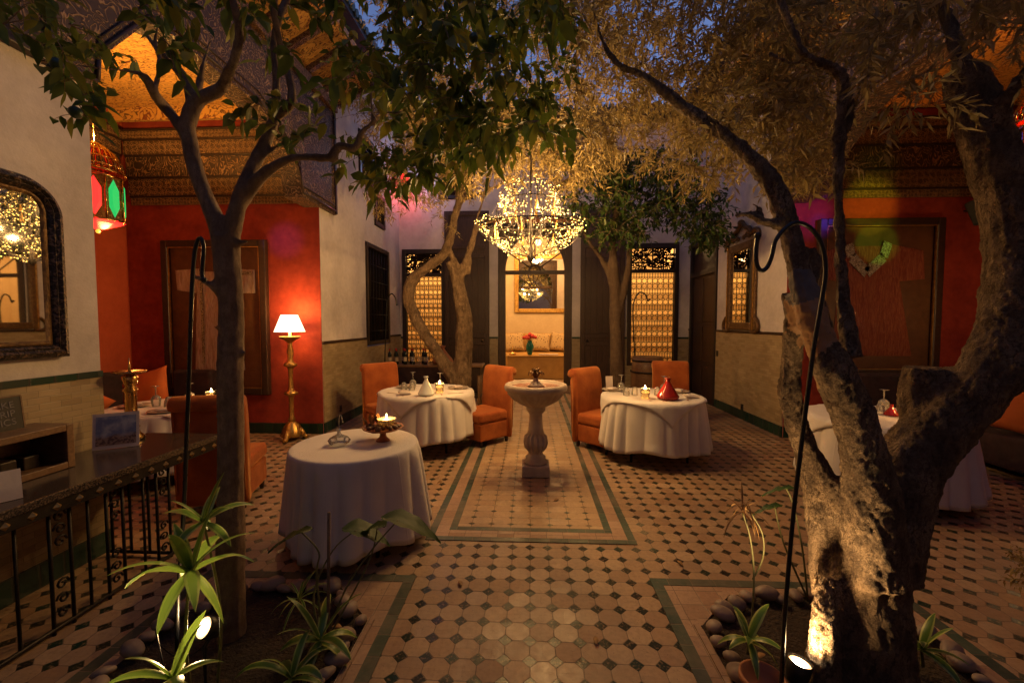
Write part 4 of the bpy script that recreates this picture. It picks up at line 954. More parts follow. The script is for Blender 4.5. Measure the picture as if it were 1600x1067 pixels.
# tableware: one of each kind, copied
def px_glass():
    t = thing('wine_glass', 'x', 'wine glass', (0, 0, 0), 0, 'wine glasses stood upside down')
    MB().lathe([(.030, 0), (.036, .03), (.040, .06), (.036, .085), (.018, .102), (.005, .108)], 18, cap=False).build('bowl', 'glass', t)
    MB().lathe([(.006, .106), (.005, .17), (.008, .182)], 8).build('stem', 'glass', t); MB().lathe([(.006, .182), (.034, .188), (.034, .190), (.002, .191)], 18).build('foot', 'glass', t); return t
def px_tumbler():
    o = MB().lathe([(.032, 0), (.034, .02), (.028, .07), (.020, .088), (.001, .09)], 18, flute=(10, 0, .08, .06), cap=False).build('tumbler', 'glass'); return tag(o, 'x', 'tumbler', 'tumblers stood upside down')
def px_candle():
    t = thing('votive_candle', 'x', 'candle', (0, 0, 0), 0, 'lit candles in glasses')
    MB().lathe([(.028, .001), (.034, .012), (.041, .085), (.038, .085), (.031, .014), (.001, .010)], 20, cap=False).build('glass_cup', 'glass', t)
    MB().lathe([(.001, .011), (.029, .013), (.035, .055), (.036, .070), (.001, .062)], 18, cap=False).build('wax', 'wax', t)
    MB().lathe([(.001, .060), (.008, .070), (.010, .080), (.005, .098), (.0005, .112)], 8).build('flame', 'flame', t)
    lamp('candle_light', (0, 0, .12), 2.6, CANDLE, .012, t); return t
def px_plate():
    t = thing('dinner_plate', 'x', 'plate', (0, 0, 0), 0, 'plates set for dinner')
    MB().lathe([(.001, .003), (.085, .003), (.10, .008), (.145, .018), (.143, .021), (.10, .012), (.001, .008)], 32, cap=False).build('plate', 'plate', t)
    m = cushion_mb(.13, .10, .03, 8); o = m.build('napkin', 'napkin', t); o.rotation_euler = (PI/2, 0, .3); o.location = (0, 0, .026); return t
def px_fork(name='fork'):
    m = MB(); m.bx(-.006, .006, -.09, .05, .001, .004); m.bx(-.011, .011, .05, .10, .001, .004)
    o = m.build(name, 'plate', bevel=.001); return tag(o, 'x', 'cutlery', 'cutlery beside the plates')
def tagine(name, lb, x, y, z, s, mat, tall=1.):
    t = thing(name, lb, 'tagine pot', (x, y, z))
    MB(True).lathe([(.06*s, z), (.095*s, z+.012*s), (.105*s, z+.035*s), (.10*s, z+.037*s), (.001, z+.03*s)], 24, (x, y, 0), cap=False).build('dish', mat, t)
    MB(True).lathe([(.098*s, z+.038*s), (.085*s, z+.06*s), (.055*s, z+.10*s*tall), (.026*s, z+.145*s*tall), (.018*s, z+.165*s*tall), (.03*s, z+.18*s*tall), (.028*s, z+.19*s*tall), (.001, z+.185*s*tall)], 24, (x, y, 0), flute=(9, z+.04*s, z+.12*s, .07), cap=False).build('lid', mat, t); return t
G0, U0, K0, D0, F0 = px_glass(), px_tumbler(), px_candle(), px_plate(), px_fork()
used = set(); SC = {'wine_glass': 1.2, 'votive_candle': 1.5, 'tumbler': 1.2, 'dinner_plate': 1.0, 'fork': 1.1}
def place(proto, x, y, lb, rz=0., z=TZ):
    if z == TZ: proto.scale = (SC.get(proto.name.split('.')[0], 1.25),)*3
    if proto.name in used: return dup(proto, (x, y, z), rz, lb)
    used.add(proto.name); proto.location = (x, y, z); proto.rotation_euler = (0, 0, rz); proto['label'] = lb; return proto
t2, t3, t4, t5 = 'table left of the fountain', 'table right of the fountain', 'table in the left alcove', 'table behind the olive trunk'
place(G0, -1.66, 5.78, 'upside down wine glass, left one on the '+t2); place(G0, -1.26, 5.72, 'upside down wine glass behind the candle on the '+t2)
place(U0, -1.74, 5.62, 'upside down tumbler at the left rim of the '+t2); place(U0, -1.62, 5.60, 'upside down tumbler nearer the white pot on the '+t2)
place(K0, -1.20, 5.42, 'lit amber candle glass beside the white tagine pot')
place(D0, -1.02, 5.80, 'plate with napkin by the right chair on the '+t2, .3); place(D0, -1.78, 5.86, 'plate with napkin by the left chair on the '+t2, 1.); place(F0, -1.80, 5.35, 'fork left of the white pot on the '+t2, 1.1); place(F0, -.99, 5.40, 'fork right of the candle on the '+t2, -1.2)
tagine('tagine_pot', 'white ceramic tagine shaped pot next to the candle', -1.33, 5.22, TZ, 1.0, 'ceramic', 1.3)
o = cushion_mb(.16, .12, .05, 8).build('cloth_napkin', 'napkin'); o.location = (-1.62, 5.25, TZ+.028); o.rotation_euler = (PI/2, .1, .4); tag(o, 'crumpled napkin at the front left of the '+t2, 'napkin')
place(G0, 1.75, 5.50, 'upside down wine glass behind the red tagine pot'); place(G0, 1.22, 5.62, 'upside down wine glass at the left of the '+t3)
for q, (x, y) in enumerate(((1.22, 5.32), (1.33, 5.34), (1.62, 5.36))): place(U0, x, y, ('upside down tumbler, left one on the ', 'upside down tumbler, middle one on the ', 'upside down tumbler beside the red pot on the ')[q]+t3)
place(K0, 1.40, 5.12, 'lit candle glass in front of the tumblers left of the red pot')
tagine('tagine_pot', 'glossy red ceramic tagine pot with knotted top', 1.66, 5.08, TZ, 1.28, 'redceramic', 1.1)
place(D0, 1.12, 5.72, 'plate with napkin at the left of the '+t3, .5); place(D0, 1.98, 5.62, 'plate with napkin before the far chair of the '+t3, 2.); place(F0, 2.08, 5.40, 'fork at the right rim of the '+t3, .6)
o = cushion_mb(.16, .12, .04, 8).build('cloth_napkin', 'napkin'); o.location = (1.98, 5.18, TZ+.024); o.rotation_euler = (PI/2, .1, .1); tag(o, 'folded napkin at the front right of the '+t3, 'napkin')
o = MB().bx(-.05, .05, -.003, .003, 0, .17).build('menu_card', 'napkin'); o.location = (1.12, 5.92, TZ); o.rotation_euler = (R(-8), 0, .15); tag(o, 'small blank cream card standing at the back of the table', 'card')
place(G0, -4.15, 4.40, 'upside down wine glass, left one on the '+t4); place(G0, -3.95, 4.62, 'upside down wine glass, right one on the '+t4)
place(U0, -4.28, 4.22, 'upside down tumbler, left one on the '+t4); place(U0, -4.02, 4.42, 'upside down tumbler, middle one on the '+t4); place(U0, -3.92, 4.30, 'upside down tumbler, right one on the '+t4)
place(K0, -3.72, 4.66, 'lit candle glass beyond the chair back on the '+t4); place(D0, -4.38, 4.38, 'plate with napkin at the left of the '+t4, .6); place(D0, -3.82, 4.14, 'plate with napkin before the chair of the '+t4, .2)
tagine('tagine_pot', 'pale green tagine pot showing over the chair back', -3.58, 4.56, TZ, .75, 'bladegreen', 1.1)
m = MB(); m.ball((0, 0, .035), .04, 10, (1, 1, .8)); o = m.build('rose_bloom', 'redceramic'); o.location = (-3.86, 4.70, TZ); tag(o, 'red rose bloom lying beside the candle in the left alcove', 'flower')
place(G0, 3.72, 4.52, 'upside down wine glass on the '+t5); place(K0, 3.72, 4.16, 'lit candle glass on the '+t5); place(U0, 3.55, 4.35, 'upside down tumbler on the '+t5); place(D0, 4.25, 4.20, 'plate with napkin on the '+t5)
tagine('tagine_pot', 'small red tagine pot on the table behind the trunk', 3.60, 4.28, TZ, .6, 'redceramic')
pet = None; petl = []; rp = random.Random(5)
for (tx, ty, nm, xs) in ((-1.4, 5.3, t2, 8), (1.55, 5.05, t3, 9)):
    for k in range(xs):
        a = rp.uniform(0, 6.28); d = rp.uniform(.15, .36); x, y = tx+d*math.cos(a), ty+.6*d*math.sin(a)
        if pet is None:
            pet = MB().add([(0, -.012, 0), (.012, -.004, .002), (.010, .010, .003), (0, .014, .001), (-.010, .010, .003), (-.012, -.004, .002)], [(0, 1, 2, 3, 4, 5)], True).build('rose_petal', 'petal'); o = pet
            md = o.modifiers.new('solid', 'SOLIDIFY'); md.thickness = .0008
        else: o = pet.copy(); COL.objects.link(o)
        o.location = (x, y, TZ+.003); o.rotation_euler = (0, 0, a); petl.append((o, nm))
for nm in (t2, t3):
    q = sorted([o for o, n_ in petl if n_ == nm], key=lambda o: o.location.x)
    for k, o in enumerate(q): tag(o, 'dark red rose petal, %s from the left on the %s' % ('first second third fourth fifth sixth seventh eighth ninth'.split()[k], nm), 'petal', 'rose petals on the '+nm)
# cake stand with candle, on the nearest table
def cake_stand():
    x, y = -1.17, 3.22; z = TZ-.004
    t = thing('pedestal_dish', 'dark pedestal dish heaped with nuts and dry leaves on the nearest table', 'dish', (x, y, z))
    MB(True).lathe([(.055, z), (.05, z+.01), (.028, z+.03), (.022, z+.06), (.035, z+.075), (.12, z+.088), (.155, z+.105), (.16, z+.112), (.12, z+.10), (.001, z+.095)], 32, (x, y, 0), flute=(12, z+.08, z+.2, .04)).build('pedestal_dish', 'terracotta', t).name = 'stand'
    r = random.Random(2); nt_ = None
    for k in range(26):
        a = r.uniform(0, 6.28); d = .125*math.sqrt(r.random()); m = MB(); m.ball((0, 0, 0), .019, 8, (1.25, .9, .8)); o = m.build('nut', 'midwood', t) if nt_ is None else nt_.copy()
        if nt_ is None: nt_ = o
        else: COL.objects.link(o)
        o.location = (d*math.cos(a), d*math.sin(a), .112+.012*r.random()); o.rotation_euler = (r.random(), r.random(), a)
    m = MB(True)
    for k in range(12):
        b = Vector((x-.09+r.uniform(-.03, .05), y+.02+r.uniform(-.04, .04), z+.12)); d = Vector((r.uniform(-.5, .5), r.uniform(-.5, .5), 1)).normalized()*r.uniform(.06, .12); e = d.cross(Vector((r.random(), r.random(), 0))).normalized()*.02
        m.add([b, b+d*.5+e, b+d+e*.3, b+d*.5-e], [(0, 1, 2), (0, 2, 3)], True)
    m.build('dry_leaves', 'dryleaf', t)
    c = thing('bowl_candle', 'wide amber glass bowl holding a lit candle in the pedestal dish', 'candle', (x+.03, y+.0, z+.125)); zz = z+.128
    MB(True).lathe([(.03, zz), (.06, zz+.012), (.075, zz+.05), (.072, zz+.05), (.056, zz+.015), (.001, zz+.006)], 24, (x+.03, y, 0), cap=False).build('glass_bowl', 'glass', c)
    MB(True).lathe([(.001, zz+.008), (.05, zz+.014), (.068, zz+.042), (.001, zz+.040)], 20, (x+.03, y, 0), cap=False).build('wax', 'wax', c)
    MB(True).lathe([(.001, zz+.040), (.009, zz+.052), (.008, zz+.066), (.0005, zz+.088)], 8, (x+.03, y, 0)).build('flame', 'flame', c)
    lamp('candle_light', (x+.03, y, zz+.075), 3.0, CANDLE, .012, c)
cake_stand()
t = thing('glass_decanter', 'small faceted glass flask with a bent spout on the nearest table', 'flask', (-1.47, 3.10, TZ-.004)); z = TZ-.004
MB(True).lathe([(.05, z), (.068, z+.012), (.078, z+.034), (.062, z+.056), (.028, z+.074), (.013, z+.086), (.011, z+.105), (.02, z+.12), (.018, z+.121)], 20, (-1.47, 3.10, 0), flute=(10, z, z+.06, .14), cap=False, sm=False).build('body', 'glass', t)
MB(True).tube([(-1.47, 3.10, z+.05), (-1.47, 3.10, z+.20), (-1.462, 3.10, z+.235), (-1.448, 3.10, z+.22), (-1.44, 3.10, z+.17)], .0035, 6).build('spout', 'glass', t)

# fountain
def fountain():
    x, y = .06, 4.60; c = (x, y, 0)
    t = thing('stone_fountain', 'carved pale stone pedestal fountain basin in the middle of the aisle', 'fountain', c)
    m = MB(True); m.bx(x-.15, x+.15, y-.15, y+.15, .008, .13); m.build('plinth', 'stone', t, bevel=.012)
    MB(True).lathe([(.13, .131), (.135, .15), (.11, .175), (.115, .20), (.085, .225), (.08, .25), (.11, .30), (.125, .36), (.115, .43), (.085, .47), (.092, .48), (.085, .50), (.075, .60), (.072, .68), (.095, .70), (.085, .715)], 96, c, flute=(14, .27, .46, .26)).build('pedestal', 'stone', t)
    MB(True).lathe([(.08, .70), (.105, .72), (.11, .745), (.10, .76), (.16, .79), (.24, .84), (.30, .91), (.315, .935), (.345, .95), (.352, .98), (.34, 1.01), (.315, 1.02), (.30, 1.01), (.285, .975), (.001, .965)], 112, c, flute=(22, .77, .915, .12)).build('basin', 'stone', t)
    MB(True).lathe([(.001, .985), (.282, .985)], 32, c, cap=False).build('water', 'wet', t)
    MB(True).lathe([(.10, .986), (.07, 1.01), (.03, 1.05), (.022, 1.08)], 20, c).build('nozzle_cone', 'stone', t)
    m = MB(True)
    for k in range(9):
        a = 2*PI*k/9; d = Vector((math.cos(a), math.sin(a), 0)); b = Vector((x, y, 1.075))
        m.tube([b+d*q+Vector((0, 0, h)) for q, h in ((.008, 0), (.035, .05), (.06, .075), (.085, .06), (.09, .035))], [.008, .010, .009, .007, .004], 6)
        m.tube([b+d*q+Vector((0, 0, h)) for q, h in ((.005, .02), (.02, .07), (.04, .11), (.05, .10))], [.007, .008, .006, .003], 6)
    m.ball((x, y, 1.16), .018); m.build('bronze_leaves', 'giltdark', t)
fountain()
# benches of the alcoves
def bench(lb, x0, x1, y0, y1, back):
    t = thing('banquette', lb, 'bench', ((x0+x1)/2, (y0+y1)/2, 0))
    box('seat', 'bench', x0, x1, y0, y1, .10, .46, t, .04)
    if back == 'n': box('backrest', 'bench', x0, x1, y1-.16, y1, .465, .98, t, .04)
    if back == 'w': box('backrest', 'bench', x0, x0+.16, y0, y1, .465, .98, t, .04)
    if back == 'e': box('backrest', 'bench', x1-.16, x1, y0, y1, .465, .98, t, .04)
bench('dark upholstered bench along the end wall of the left alcove', XA+.03, XA+.78, 2.4, YC-.05, 'w')
bench('dark upholstered bench under the framed cream dress', XA+.80, -4.75, 5.30, YC-.05, 'n')
bench('dark upholstered bench along the end wall of the right alcove', XB-.78, XB-.03, 2.4, YC-.02, 'e')
bench('low dark upholstered bench at the right frame edge', 5.15, 5.85, 3.9, 5.42, 'e')
bench('dark upholstered bench under the framed red dress', 4.55, 6.1, 5.45, YC-.0, 'n')
cushion('square orange cushion standing in the corner behind the alcove table', (-5.12, 5.28, .77), (R(-14), R(-14), R(4)), .62, .58)
cushion('orange cushion tipped on its corner at the left alcove bench', (-5.30, 4.55, .72), (R(-10), R(38), R(20)), .56, .54)
cushion('dark red cushion on the right alcove bench', (5.02, 5.20, .76), (R(-14), R(-12), R(-6)), .7, .62, .2, 'redcush')
cushion('orange cushion on the right alcove bench at the frame edge', (5.38, 4.72, .74), (R(-14), R(16), R(-30)), .6, .56)
# console table on the left
def console():
    x0, x1, y0, y1, zt = -3.12, -2.50, .9, 3.22, .80
    t = thing('console_table', 'long dark stone topped console table on scrolled iron panels', 'console table', ((x0+x1)/2, 2, 0))
    box('tabletop', 'slab', x0, x1, y0, y1, zt-.045, zt, t, .006)
    box('apron', 'iron', x0+.04, x1-.015, y0+.03, y1-.03, zt-.115, zt-.046, t, .004)
    y = y0+.06; off = OFF[t.name]; st = MB().add([(0, -.022, 0), (0, 0, .022), (0, .022, 0), (0, 0, -.022), (.020, 0, 0)], [(0, 1, 4), (1, 2, 4), (2, 3, 4), (3, 0, 4)]).build('stud', 'gold', t); n = 0
    while y < y1-.05:
        o = st if n == 0 else st.copy()
        if n: COL.objects.link(o)
        o.location = Vector((x1-.014, y, zt-.08))-off; n += 1; y += .11
    def scrollpanel(y, x, w=.10):
        m = MB(True); m.tube([(x, y-w/2, .0), (x, y-w/2, zt-.115)], .009, 6); m.tube([(x, y+w/2, .0), (x, y+w/2, zt-.115)], .009, 6)
        for zc, sg in ((.10, 1), (.18, -1), (.26, 1), (.50, 1), (.57, -1), (.64, 1)):
            m.tube([(x, y+sg*(.034*math.cos(j*.75)*(1-j*.075)), zc+.034*math.sin(j*.75)*(1-j*.075)) for j in range(12)], .006, 5)
        m.build('scroll_panel', 'iron', t)
    xx = x1-.08
    for y in (1.15, 1.62, 2.12, 2.42, 2.78): scrollpanel(y, xx if y < 2.5 else xx-.02)
    k = y0+.1
    while k < 2.75:
        if min(abs(k-q) for q in (1.15, 1.62, 2.12, 2.42, 2.78)) > .09: MB(True).tube([(xx, k, .03), (xx, k, zt-.115)], .008, 6).build('upright', 'iron', t)
        k += .115
    m = MB(True); m.tube([(xx, y0+.06, .03), (xx, 2.83, .03)], .012, 6); m.tube([(xx, 2.83, .03), (x0+.06, 2.83, .03)], .012, 6); m.build('foot_rail', 'iron', t)
    for x in (x0+.08, x0+.22, x0+.36): MB(True).tube([(x, 2.83, .03), (x, 2.83, zt-.115)], .009, 6).build('upright', 'iron', t)
console()
def vitrine():
    x0, x1, y0, y1, z = -3.10, -2.86, 1.3, 2.44, .802; h = .27
    t = thing('wooden_display_box', 'long wooden glass fronted display box on the console', 'display box', (x0, 2, z)); w = .035
    m = MB(True); m.bx(x0, x1, y0, y1, z, z+.03); m.bx(x0, x1, y0, y1, z+h-.03, z+h); m.bx(x0, x1, y0, y0+w, z+.03, z+h-.03); m.bx(x0, x1, y1-w, y1, z+.03, z+h-.03); m.bx(x0, x0+.012, y0+w, y1-w, z+.03, z+h-.03)
    m.build('box_case', 'midwood', t, bevel=.004)
    m = MB(True); q = .04
    for (a, b, c, d) in ((y0, y0+q, z, z+h), (y1-q, y1, z, z+h), (y0+q, y1-q, z, z+q), (y0+q, y1-q, z+h-q, z+h)): m.bx(x1+.001, x1+.018, a, b, c, d)
    m.build('front_frame', 'midwood', t, bevel=.004)
    MB(True).add([(x1-.01, y0+w, z+.03), (x1-.01, y1-w, z+.03), (x1-.01, y1-w, z+h-.03), (x1-.01, y0+w, z+h-.03)], [(0, 1, 2, 3)]).build('glass', 'pane', t)
    m = MB(True); r = random.Random(4)
    for k in range(9): m.bx(x0+.03, x0+.15, y0+.08+k*.11, y0+.16+k*.11, z+.031, z+.06+.06*r.random())
    m.build('contents', 'darkwood', t, bevel=.006)
vitrine()
# chalkboard with handwriting
M['chalk'] = simple('chalk', (.26, .24, .24), (.14, .13, .13), .9, 0, 60, 0)
t = thing('chalkboard_sign', 'small black chalkboard with white hand lettering standing on the display box', 'sign', (-3.02, 2.15, 1.073))
bm_ = MB(); bm_.bx(-.26, .16, -.012, 0, 0, .19); o = bm_.build('slate', 'plastic', t); o.rotation_euler = (R(-6), 0, PI/2-.06)
m = MB(); m.bx(-.265, .165, -.014, .002, -.008, .0); m.bx(-.265, .165, -.014, .002, .19, .198); m.bx(.16, .168, -.014, .002, 0, .19); m.bx(-.268, -.26, -.014, .002, 0, .19); f = m.build('wooden_rim', 'midwood', t); f.rotation_euler = o.rotation_euler
for txt, z in (('TAKE', .130), ('TRIP', .080), ('PICS', .032)):
    cu = bpy.data.curves.new('lettering', 'FONT'); cu.body = txt; cu.size = .052; cu.extrude = .0006; cu.align_x = 'RIGHT'; cu.materials.append(M['chalk'])
    q0 = bpy.data.objects.new('tmp', cu); COL.objects.link(q0); me_ = bpy.data.meshes.new_from_object(q0.evaluated_get(bpy.context.evaluated_depsgraph_get())); bpy.data.objects.remove(q0)
    q = bpy.data.objects.new('lettering', me_); COL.objects.link(q); q.parent = o; q.location = (.13, -.0135, z); q.rotation_euler = (PI/2, R(-3), 0)
# picture card
t = thing('picture_card', 'photo card of a blue sky and riders leaning on the console', 'photo card', (-2.95, 2.80, .802))
s = S('printed_photo', (.3, .3, .4), .45); o3 = s.xyz(); zf = s.mr(o3[2], .03, .22)
s.set('Base Color', s.mix(s.mr(s.ma('ADD', zf, s.ma('MULTIPLY', s.noise(16, 3), .35)), .42, .55), s.mix(s.mr(s.noise(50, 3), .5, .56), (.28, .19, .14), (.10, .05, .05)), s.mix(s.mr(s.noise(14, 4), .45, .62), (.14, .17, .30), (.36, .38, .46)))); M['photo'] = s.m
o = MB().bx(-.125, .125, -.004, 0, 0, .25).build('card_border', 'napkin', t); o.rotation_euler = (R(-10), 0, R(34))
q = MB().bx(-.108, .108, -.0055, -.0042, .025, .228).build('photo_print', 'photo', t); q.rotation_euler = o.rotation_euler
t = thing('picture_card', 'pale card whose corner shows at the left frame edge of the console', 'card', (-2.62, 1.94, .802)); o = MB().bx(-.15, .045, -.004, 0, 0, .15).build('card', 'napkin', t); o.rotation_euler = (R(-12), 0, R(60))
# tall brass candlestick
x, y, z = -3.05, 3.02, .802
t = thing('brass_candlestick', 'tall brass column candlestick with spike and wide pan on the console', 'candlestick', (x, y, z))
MB(True).lathe([(.075, z), (.08, z+.02), (.05, z+.05), (.045, z+.08), (.05, z+.10), (.038, z+.12), (.038, z+.36), (.05, z+.38), (.032, z+.41), (.045, z+.44), (.05, z+.48), (.03, z+.50)], 20, (x, y, 0)).build('column', 'brass', t)
MB(True).lathe([(.03, z+.50), (.10, z+.515), (.105, z+.525), (.10, z+.522), (.01, z+.512)], 28, (x, y, 0)).build('drip_pan', 'brass', t)
MB(True).lathe([(.012, z+.512), (.008, z+.56), (.001, z+.63)], 10, (x, y, 0)).build('spike', 'brass', t)
# sideboard at the back left with bottles
def sideboard():
    x0, x1, y0, y1, z = -2.95, -.95, 8.15, 8.65, .84
    t = thing('sideboard_table', 'dark wooden serving table under the left lattice window', 'sideboard', ((x0+x1)/2, 8.4, 0))
    box('tabletop', 'midwood', x0, x1, y0, y1, z-.04, z, t, .006); box('apron', 'darkwood', x0+.05, x1-.05, y0+.04, y1-.04, z-.20, z-.041, t)
    for (x, y) in ((x0+.08, y0+.08), (x1-.08, y0+.08), (x0+.08, y1-.08), (x1-.08, y1-.08)): MB(True).lathe([(.022, 0), (.03, .1), (.022, .14), (.034, .4), (.03, z-.2)], 10, (x, y, 0)).build('leg', 'midwood', t)
    box('lower_shelf', 'darkwood', x0+.06, x1-.06, y0+.06, y1-.06, .18, .21, t)
    box('dark_cloth', 'bench', x0+.02, -1.35, y0-.012, y0-.002, .12, z-.045, t)
sideboard()
b0 = thing('wine_bottle', 'x', 'bottle', (0, 0, 0), 0, 'bottles on the serving table')
MB().lathe([(.036, 0), (.038, .01), (.038, .19), (.03, .225), (.014, .25), (.013, .30), (.016, .302), (.015, .315)], 16).build('glass_body', 'bottle', b0); MB().lathe([(.0385, .06), (.0385, .15)], 16, cap=False).build('paper_label', 'paper', b0); MB().lathe([(.0148, .27), (.0165, .30), (.0165, .318), (.001, .319)], 12, cap=False).build('foil_cap', 'redceramic', b0)
rb = random.Random(8); bx_ = [(-2.86, 8.32), (-2.78, 8.46), (-2.71, 8.30), (-2.63, 8.50), (-2.55, 8.34), (-2.46, 8.48), (-2.38, 8.32), (-2.20, 8.44), (-2.12, 8.30)]
names = ['leftmost', 'second', 'third', 'fourth', 'fifth', 'sixth', 'seventh', 'eighth', 'last']
for i, (x, y) in enumerate(bx_): place(b0, x, y, 'dark wine bottle, %s from the left on the serving table' % names[i], rb.random()*6, .841)
tagine('tagine_pot', 'brown clay tagine between the bottles and the trunk', -1.78, 8.35, .841, 2.1, 'terracotta', .95)
for q, x in enumerate((-2.36, -2.22, -2.06)):
    t = thing('glass_goblet', 'clear stemmed glass before the bottles, %s of three' % ('left', 'middle', 'right')[q], 'goblet', (x, 8.2, .841)); c = (x, 8.2, .841)
    MB(True).lathe([(.03, 0), (.004, .006), (.004, .07), (.02, .085), (.036, .12), (.033, .16)], 14, c, cap=False).build('bowl', 'glass', t)
# wooden barrel behind the right table
t = thing('wooden_barrel', 'round wooden barrel stool behind the far right chair', 'barrel', (2.28, 8.2, 0)); c = (2.28, 8.2, 0)
MB(True).lathe([(.27, .02), (.30, .3), (.315, .55), (.30, .8), (.275, 1.03), (.25, 1.03), (.001, 1.02)], 28, c).build('staves', 'midwood', t)
for z in (.12, .38, .72, .94): MB(True).lathe([(.30 if z in (.12, .94) else .325, z), (.30 if z in (.12, .94) else .325, z+.03)], 28, c).build('hoop', 'iron', t)
# salon furniture
t = thing('salon_sofa', 'golden upholstered sofa against the salon wall', 'sofa', (.1, 12.4, .18)); box('seat', 'gcloth', -1.6, 1.8, 12.05, 12.85, .181, .80, t, .05); box('backrest', 'gcloth', -1.6, 1.8, 12.70, 12.87, .805, 1.35, t, .05)
for k, x in enumerate((-.50, .28, .88, 1.30)): cushion('leopard spotted cushion on the salon sofa, %s from left' % ('second', 'third', 'fourth', 'fifth')[k], (x, 12.42+.03*k, 1.10), (R(-16), R((-4, 3, 8, 5)[k]), R((4, -3, -10, -12)[k])), .62, .56, .2, 'spot')
m = MB(); m.lathe([(.001, -.2), (.11, -.19), (.13, -.1), (.13, .1), (.11, .19), (.001, .2)], 20, mat=Matrix.Rotation(PI/2, 4, 'Y')); o = m.build('cushion', 'spot'); o.location = (-.95, 12.35, .935); tag(o, 'leopard spotted bolster at the left end of the salon sofa', 'bolster')
t = thing('salon_table', 'low table under a golden cloth in the salon', 'table', (.15, 11.3, .18)); box('cloth_skirt', 'gcloth', -.62, .92, 11.0, 11.6, .181, .78, t, .02); box('tabletop', 'gcloth', -.66, .96, 10.96, 11.64, .782, .81, t, .008)
t = thing('flower_vase', 'teal glazed vase of pink roses on the salon table', 'vase', (-.02, 11.2, .811)); c = (-.02, 11.2, .812)
MB(True).lathe([(.05, 0), (.06, .02), (.10, .16), (.11, .24), (.075, .33), (.06, .36), (.08, .38)], 20, c).build('vase', 'teal', t).name = 'pot'
m = MB(True); g = MB(True); r = random.Random(1)
for k in range(16):
    a = r.uniform(0, 6.28); d = .15*math.sqrt(r.random()); z = 1.26+.10*(1-d/.15)+r.uniform(0, .04); m.ball((-.02+d*math.cos(a)*1.15, 11.2+d*math.sin(a), z), .045, 8); g.tube([(-.02, 11.2, 1.15), (-.02+d*math.cos(a), 11.2+d*math.sin(a), z)], .006, 4)
m.build('rose_blooms', 'rose', t); g.build('stems', 'bladegreen', t)
t = thing('brass_incense_burner', 'little brass burner at the left of the salon table', 'burner', (-.48, 11.2, .811)); MB(True).lathe([(.09, 0), (.10, .03), (.05, .06), (.02, .10), (.035, .14), (.012, .2), (.004, .27)], 14, (-.48, 11.2, .812)).build('body', 'brass', t)
o = MB().bx(-.26, .26, -.12, .12, 0, .03).build('book', 'napkin', bevel=.004); o.location = (.48, 11.2, .811); tag(o, 'pale book lying flat on the salon table', 'book')
t = thing('salon_mirror', 'wide gilt framed mirror above the salon sofa', 'mirror', (.6, YR, 2.0))
m = MB(True); x0, x1, z0, z1, w = -.50, 1.9, 1.98, 3.75, .13
for (a, b, c, d) in ((x0, x0+w, z0, z1), (x1-w, x1, z0, z1), (x0+w, x1-w, z0, z0+w), (x0+w, x1-w, z1-w, z1)): m.bx(a, b, YR-.06, YR-.003, c, d)
m.build('gilt_frame', 'gold', t, bevel=.02, bseg=3)
MB(True).add([(x0+w, YR-.012, z0+w), (x1-w, YR-.012, z0+w), (x1-w, YR-.04, z1-w), (x0+w, YR-.04, z1-w)], [(0, 1, 2, 3)]).build('mirror_glass', 'mirror', t)

